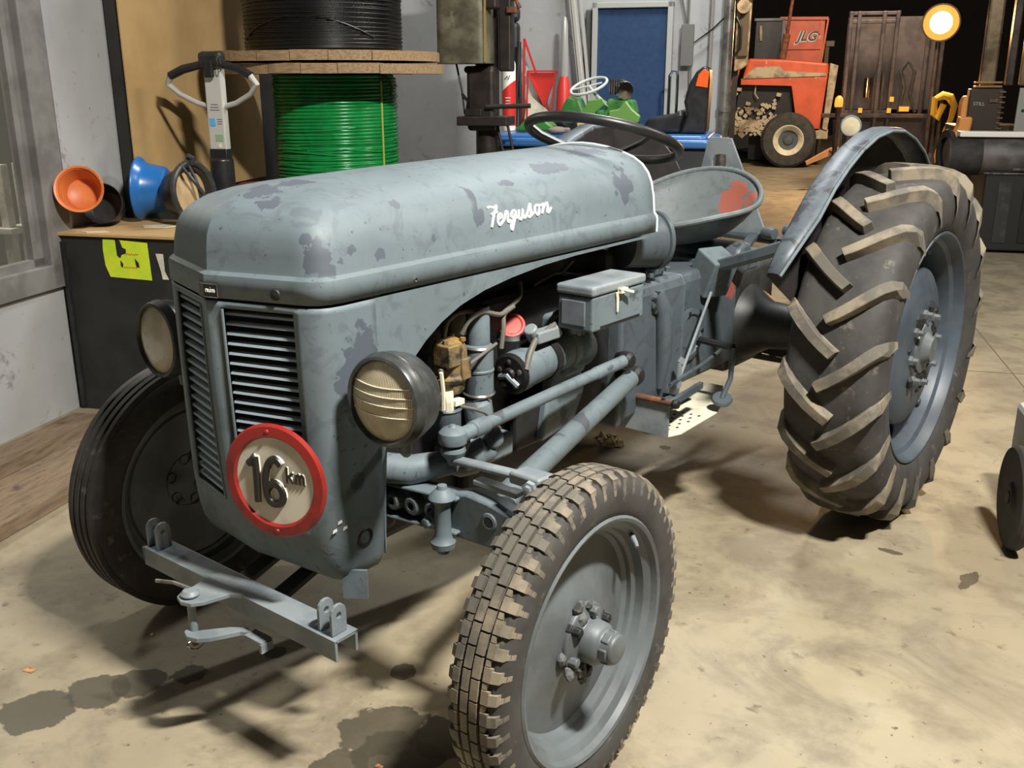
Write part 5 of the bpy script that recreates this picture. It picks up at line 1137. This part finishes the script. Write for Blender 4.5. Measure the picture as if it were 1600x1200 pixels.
# forklift with lamps
FK = T('forklift', 'dark forklift with a tall mast, left of the glaring lamp', 'forklift', 2.2, 12.0)
DG = simple('mast_dark', srgb(78, 68, 64), .35, .3, srgb(54, 48, 46), 6)
for x in (-.38, -.28, .02, .18, .60, .78): MB().box((x, 0 if abs(x) < .5 else .3, 1.25), (.05, .08, 1.95)).build('mast_rail', DG, FK, smooth=0, bevel=.008)
for z in (2.20, 2.10, 1.0): MB().box((-.10, 0, z), (.62, .06, .045)).build('mast_crossbar', DG, FK, smooth=0, bevel=.006)
MB().box((-.02, -.02, .955), (1.25, .10, .05)).build('carriage_bar', DG, FK, smooth=0, bevel=.006)
MB().box((.20, .8, .60), (1.1, 1.2, .75)).box((.2, 1.1, 1.0), (1.0, .6, .3)).build('body', simple('forklift_dark', srgb(44, 38, 34), .4), FK, smooth=0, bevel=.05)
MB().box((.16, .35, 1.6), (1.1, .06, 1.15)).build('guard_panel', simple('guard_dark', srgb(74, 64, 60), .5, 0, srgb(58, 50, 48), 5), FK, smooth=0)
MB().tube([(-.02, -.02, 1.0), (-.02, -.02, 1.45), (.03, -.02, 1.58), (.08, -.02, 1.45), (.08, -.02, 1.0)], .02, 8).build('mast_hose', 'black_gloss', FK)
MB().tube([(.30, -.02, 1.0), (.34, -.05, 1.3), (.28, -.02, 1.5), (.36, -.02, 1.62), (.44, -.05, 1.5), (.42, -.02, 1.2), (.50, -.02, 1.0)], .022, 8).build('hydraulic_hose', 'black_gloss', FK)
for x, z, d in ((-.17, 1.02, .05), (.18, 1.02, .05), (.36, 1.04, .12), (.20, 1.16, .05)): MB().box((x, -.06, z), (d, .03, .06)).build('yellow_mark', simple('mark_yellow', srgb(214, 176, 70), .4), FK, smooth=0)
MB().lathe([(0, -.12), (.05, -.12), (.05, .12), (0, .12)], (-.10, -.0, 1.3), (0, 0, 1), 14).build('lift_cylinder', 'chrome', FK)
MB().tube([(-.45, -.1, .9), (-.42, -.1, .55), (-.50, -.2, .48)], .05, 8).build('fork_heel', DG, FK)
MB().prism([(-.78, .33), (-.40, .50), (-.40, .56), (-.50, .55), (-.80, .37)], (0, -.15, 0), (1, 0, 0), (0, 0, 1), .12).build('fork', simple('fork_lit_tan', srgb(196, 140, 92), .5), FK, smooth=0)  # tan carries the orange lamplight on the fork in its colour
for x in (-.2, .7): MB().lathe([(0, -.12), (.2, -.12), (.3, -.1), (.3, .1), (.2, .12), (0, .12)], (x, .5, .3), (1, 0, 0), 28).build('wheel', 'rubber_dark', FK)
BL = T('beacon', 'small glowing amber beacon on a thin post in front of the forklift', 'beacon', 1.72, 11.3)
MB().lathe([(0, 0), (.12, 0), (.12, .02), (.03, .05), (.03, 1.06), (.05, 1.08), (0, 1.08)], (0, 0, 0), (0, 0, 1), 18).build('post', DG, BL)
MB().lathe([(.045, 1.08), (.050, 1.12), (.045, 1.18), (.02, 1.21), (0, 1.215)], (0, 0, 0), (0, 0, 1), 20).build('lamp_dome', emis('beacon_glow', (1, .16, .02, 1), 3.5), BL)
pl_ = bpy.data.lights.new('beacon_light', 'POINT'); pl_.energy = 8; pl_.color = (1, .4, .12); pl_.shadow_soft_size = .06
po2 = bpy.data.objects.new('beacon_light', pl_); COL.objects.link(po2); po2.location = hall(1.72, 11.2, 1.3)
FL = T('floodlight', 'glaring orange-white floodlight on a post, brightest thing in the photo', 'floodlight', 2.87, 11.9)
MB().lathe([(0, 0), (.25, 0), (.25, .03), (.03, .06), (.03, 1.95), (0, 1.95)], (0, 0, 0), (0, 0, 1), 16).build('post', DG, FL)
fax = Vector((-.15, -1, -.08)).normalized()
MB().lathe([(0, -.14), (.10, -.13), (.20, -.03), (.225, .0), (.225, .02), (.21, .02), (.205, .0)], (0, -.06, 2.07), fax, 32).build('housing', DG, FL)
MB().lathe([(0, .03), (.13, .024)], (0, -.06, 2.07), fax, 32).build('lamp_glass', emis('sodium_glow', (1, .80, .45, 1), 16), FL)
MB().lathe([(.13, .024), (.175, .014), (.205, .004)], (0, -.06, 2.07), fax, 32).build('halo_ring', emis('halo_glow', (1, .34, .05, 1), 1.6), FL)  # added glowing ring, imitates the orange halo round the lamp
sp = bpy.data.lights.new('floodlight_beam', 'AREA'); sp.shape = 'DISK'; sp.size = .38; sp.energy = 120; sp.color = (1, .55, .2)
spo = bpy.data.objects.new('floodlight_beam', sp); COL.objects.link(spo); spo.location = hall(2.85, 11.74, 2.06); spo.rotation_euler = (Vector(hall(2.4, 6, .2))-Vector(hall(2.87, 11.7, 2.06))).to_track_quat('-Z', 'Y').to_euler()
YH = T('yellow_hose', 'yellow hose draped from a hook beside the forklift and hanging in a loop', 'hose', 2.90, 11.1)
YM = simple('yellow_rubber', srgb(226, 178, 62), .4)
MB().tube([(-.10, 0, 1.18), (-.02, 0, 1.22), (.06, 0, 1.20), (.12, 0, 1.1), (.10, 0, .95), (.05, 0, .80), (.04, 0, .62), (.02, 0, .50), (-.01, 0, .46), (-.02, 0, .52), (-.01, 0, .60)], [.03, .05, .05, .04, .03, .03, .025, .03, .03, .02, .02], 10).tube([(-.10, .02, 1.2), (-.10, .02, 1.0), (-.06, 0, .95), (0, 0, 1.12)], .035, 8).build('hose_loop', YM, YH)
MB().tube([(-.02, .05, 0), (-.02, .05, 1.22), (.05, .0, 1.24)], .02, 8).lathe([(0, 0), (.14, 0), (.14, .02), (.0, .03)], (-.02, .05, 0), (0, 0, 1), 16).build('hook_post', DG, YH)

# second forklift, right edge
F2 = T('reach_truck', 'reach truck with a tall shiny mast and orange covers at the right', 'forklift', 2.80, 8.05)
SV = simple('mast_bronze', srgb(170, 150, 122), .25, .7, srgb(120, 104, 84), 5)
MB().box((-.03, 0, 1.75), (.13, .10, .80)).build('mast_rail', SV, F2, smooth=0, bevel=.02)
MB().box((.16, .05, 1.75), (.06, .10, .80)).build('mast_rail', DG, F2, smooth=0, bevel=.01)
MB().box((.27, .05, 1.75), (.05, .08, .80)).build('mast_rail', SV, F2, smooth=0, bevel=.01)
for z in (1.34, 1.375): MB().box((-.02, -.01, z), (.22, .12, .018)).build('mast_band', simple('band_brass', srgb(206, 168, 112), .25, .7), F2, smooth=0, bevel=.003)
MB().box((-.03, 0, 1.10), (.28, .14, .44)).box((.05, .3, .5), (.6, .5, 1.0)).build('carriage', simple('carriage_brown', srgb(66, 56, 48), .35, .2), F2, smooth=0, bevel=.01)
text_mesh('lettering', 'STILL', .042, simple('pale_letter', srgb(186, 178, 166), .5), F2, (-.085, -.073, 1.19), (pi/2, 0, 0), .002)
for k in range(8): MB().box((.10, -.075, .98+k*.045), (.05, .02, .012)).build('chain_link', SV, F2, smooth=0)
MB().box((.03, -.08, 1.22), (.07, .02, .03)).build('bracket', SV, F2, smooth=0)
OP = simple('orange_cover', srgb(232, 156, 82), .45)
MB().prism([(-.27, .74), (-.17, .74), (-.13, 1.02), (-.13, 1.08), (-.24, 1.08), (-.245, 1.0), (-.28, .90)], (0, -.06, 0), (1, 0, 0), (0, 0, 1), .16).build('cover', OP, F2, smooth=0, bevel=.02)
MB().prism([(-.22, 1.05), (-.12, 1.05), (-.11, 1.22), (-.12, 1.26), (-.20, 1.26), (-.22, 1.20)], (0, .06, 0), (1, 0, 0), (0, 0, 1), .16).build('cover', OP, F2, smooth=0, bevel=.02)
GP = T('perforated_panel', 'light grey metal panel with drilled holes at the right edge', 'panel', 3.10, 7.72)
MB().prism([(-.14, .0), (.3, .0), (.3, 1.33), (-.12, 1.33)], (0, 0, 0), (1, 0, 0), (0, 0, 1), .02).build('plate', simple('panel_grey', srgb(148, 150, 144), .5), GP, smooth=0)
for x, z in ((-.06, 1.28), (-.02, 1.25), (-.075, 1.14), (.06, 1.27)): MB().lathe([(0, .002), (.012, .002), (.014, 0)], (x, -.011, z), (0, -1, 0), 12).build('drill_hole', 'engine', GP)
RM = T('roller_machine', 'low black machine with a big roller and white top strip, right of the rear tyre', 'machine', 2.85, 7.35)
MB().box((.15, .0, .34), (.66, .60, .64)).build('cabinet', simple('machine_black', srgb(30, 29, 28), .45), RM, smooth=0, bevel=.015)
MB().box((-.02, -.305, .34), (.10, .012, .5)).build('cabinet_rib', 'black_gloss', RM, smooth=0); MB().box((.25, -.305, .34), (.25, .012, .5)).build('cabinet_door', 'black', RM, smooth=0, bevel=.004)
MB().bar((-.20, -.31, .66), (.48, -.31, .66), .02, .012).bar((.02, -.31, .695), (.48, -.31, .695), .02, .015).build('trim_strip', 'steel', RM, smooth=0)
MB().lathe([(0, -.47), (.14, -.47), (.155, -.455), (.155, -.20), (.158, -.195), (.158, .30), (0, .30)], (.0, -.10, .785), (1, 0, 0), 40).build('roller', simple('roller_grey', srgb(92, 88, 82), .5, 0, srgb(60, 58, 55), 4), RM)
MB().lathe([(.156, -.46), (.160, -.45), (.160, -.22), (.156, -.21)], (.0, -.10, .785), (1, 0, 0), 40).build('roller_sleeve', 'rubber_dark', RM)
MB().box((.0, -.12, .965), (.80, .16, .045)).build('top_strip', 'white_paint', RM, smooth=0, bevel=.008)
MB().lathe([(.13, -.02), (.19, -.02), (.20, 0), (.19, .02), (.13, .02)], (-.46, .0, .80), (1, .2, 0), 32).build('side_wheel', 'rubber_dark', RM)
MB().box((-.40, .0, .32), (.10, .3, .6)).build('side_leg', 'black', RM, smooth=0)
# trolley at right edge
TY = T('trolley', 'white-bodied trolley with a dark wheel cut off by the right photo edge', 'trolley', 2.05, 1.25)
MB().box((.02, 0, .24), (.60, .5, .26)).build('body', simple('trolley_white', srgb(168, 168, 162), .5, 0, srgb(150, 150, 144), 6), TY, smooth=0, bevel=.02)
q = MB().lathe([(0, -.02), (.04, -.022), (.05, -.012), (.12, -.014), (.155, -.018), (.163, -.008), (.163, .008), (.155, .018), (0, .018)], (-.335, -.12, .163), (1, 0, 0), 48); q.build('wheel', 'rubber_dark', TY)
MB().tube([(-.36, -.12, .163), (-.2, -.12, .163)], .02, 12).build('axle', 'engine', TY)
MB().lathe([(0, -.02), (.15, -.02), (.163, -.008), (.163, .008), (.15, .02), (0, .018)], (.335, -.12, .163), (1, 0, 0), 40).build('wheel', 'rubber_dark', TY)
MB().box((0, .2, .06), (.5, .04, .11)).build('foot', 'black', TY, smooth=0)

# scraps on the floor
def crumple(name, X, Y, size, mat, label, cat, seed, hgt=.35, n=9):
    m = MB(); rnd = random.Random(seed); vs = []
    for i in range(n+1):
        for j in range(n+1):
            u, v = i/n-.5, j/n-.5; rr = 1-.25*rnd.random()*(abs(u)+abs(v))
            z = abs(noise.noise(Vector((u*5+seed, v*5, seed))))*size*hgt+.001
            if i in (0, n) or j in (0, n): z *= .3
            vs.append((u*size*rr*1.5, v*size*rr*.9, max(.001, z)))
    m.add(vs, [(i*(n+1)+j, i*(n+1)+j+1, (i+1)*(n+1)+j+1, (i+1)*(n+1)+j) for i in range(n) for j in range(n)])
    tag(m.build(name, mat, None, loc=hall(X, Y, 0), rot=(0, 0, TH+seed), smooth=0, solid=.001), label, cat)
PAP = simple('dirty_paper', srgb(170, 150, 120), .8, 0, srgb(120, 96, 70), 30, .5, .6)
LEAF = simple('dry_leaf', srgb(190, 140, 96), .8, 0, srgb(150, 100, 60), 40)
crumple('crumpled_paper', .36, 1.76, .11, PAP, 'crumpled dirty paper lying on the floor beneath the tractor gearbox', 'paper', 2, .45)
crumple('dry_leaf', -.80, -.20, .022, LEAF, 'curled dry leaf on the floor at the lower left', 'leaf', 3)
crumple('paper_scrap', -.60, .02, .010, 'cream', 'tiny white scrap on the floor between the leaf and the front tyre', 'paper', 5)
crumple('dry_leaf', .18, -.33, .012, LEAF, 'tiny orange leaf on the dark oil stain near the front wheel', 'leaf', 6)
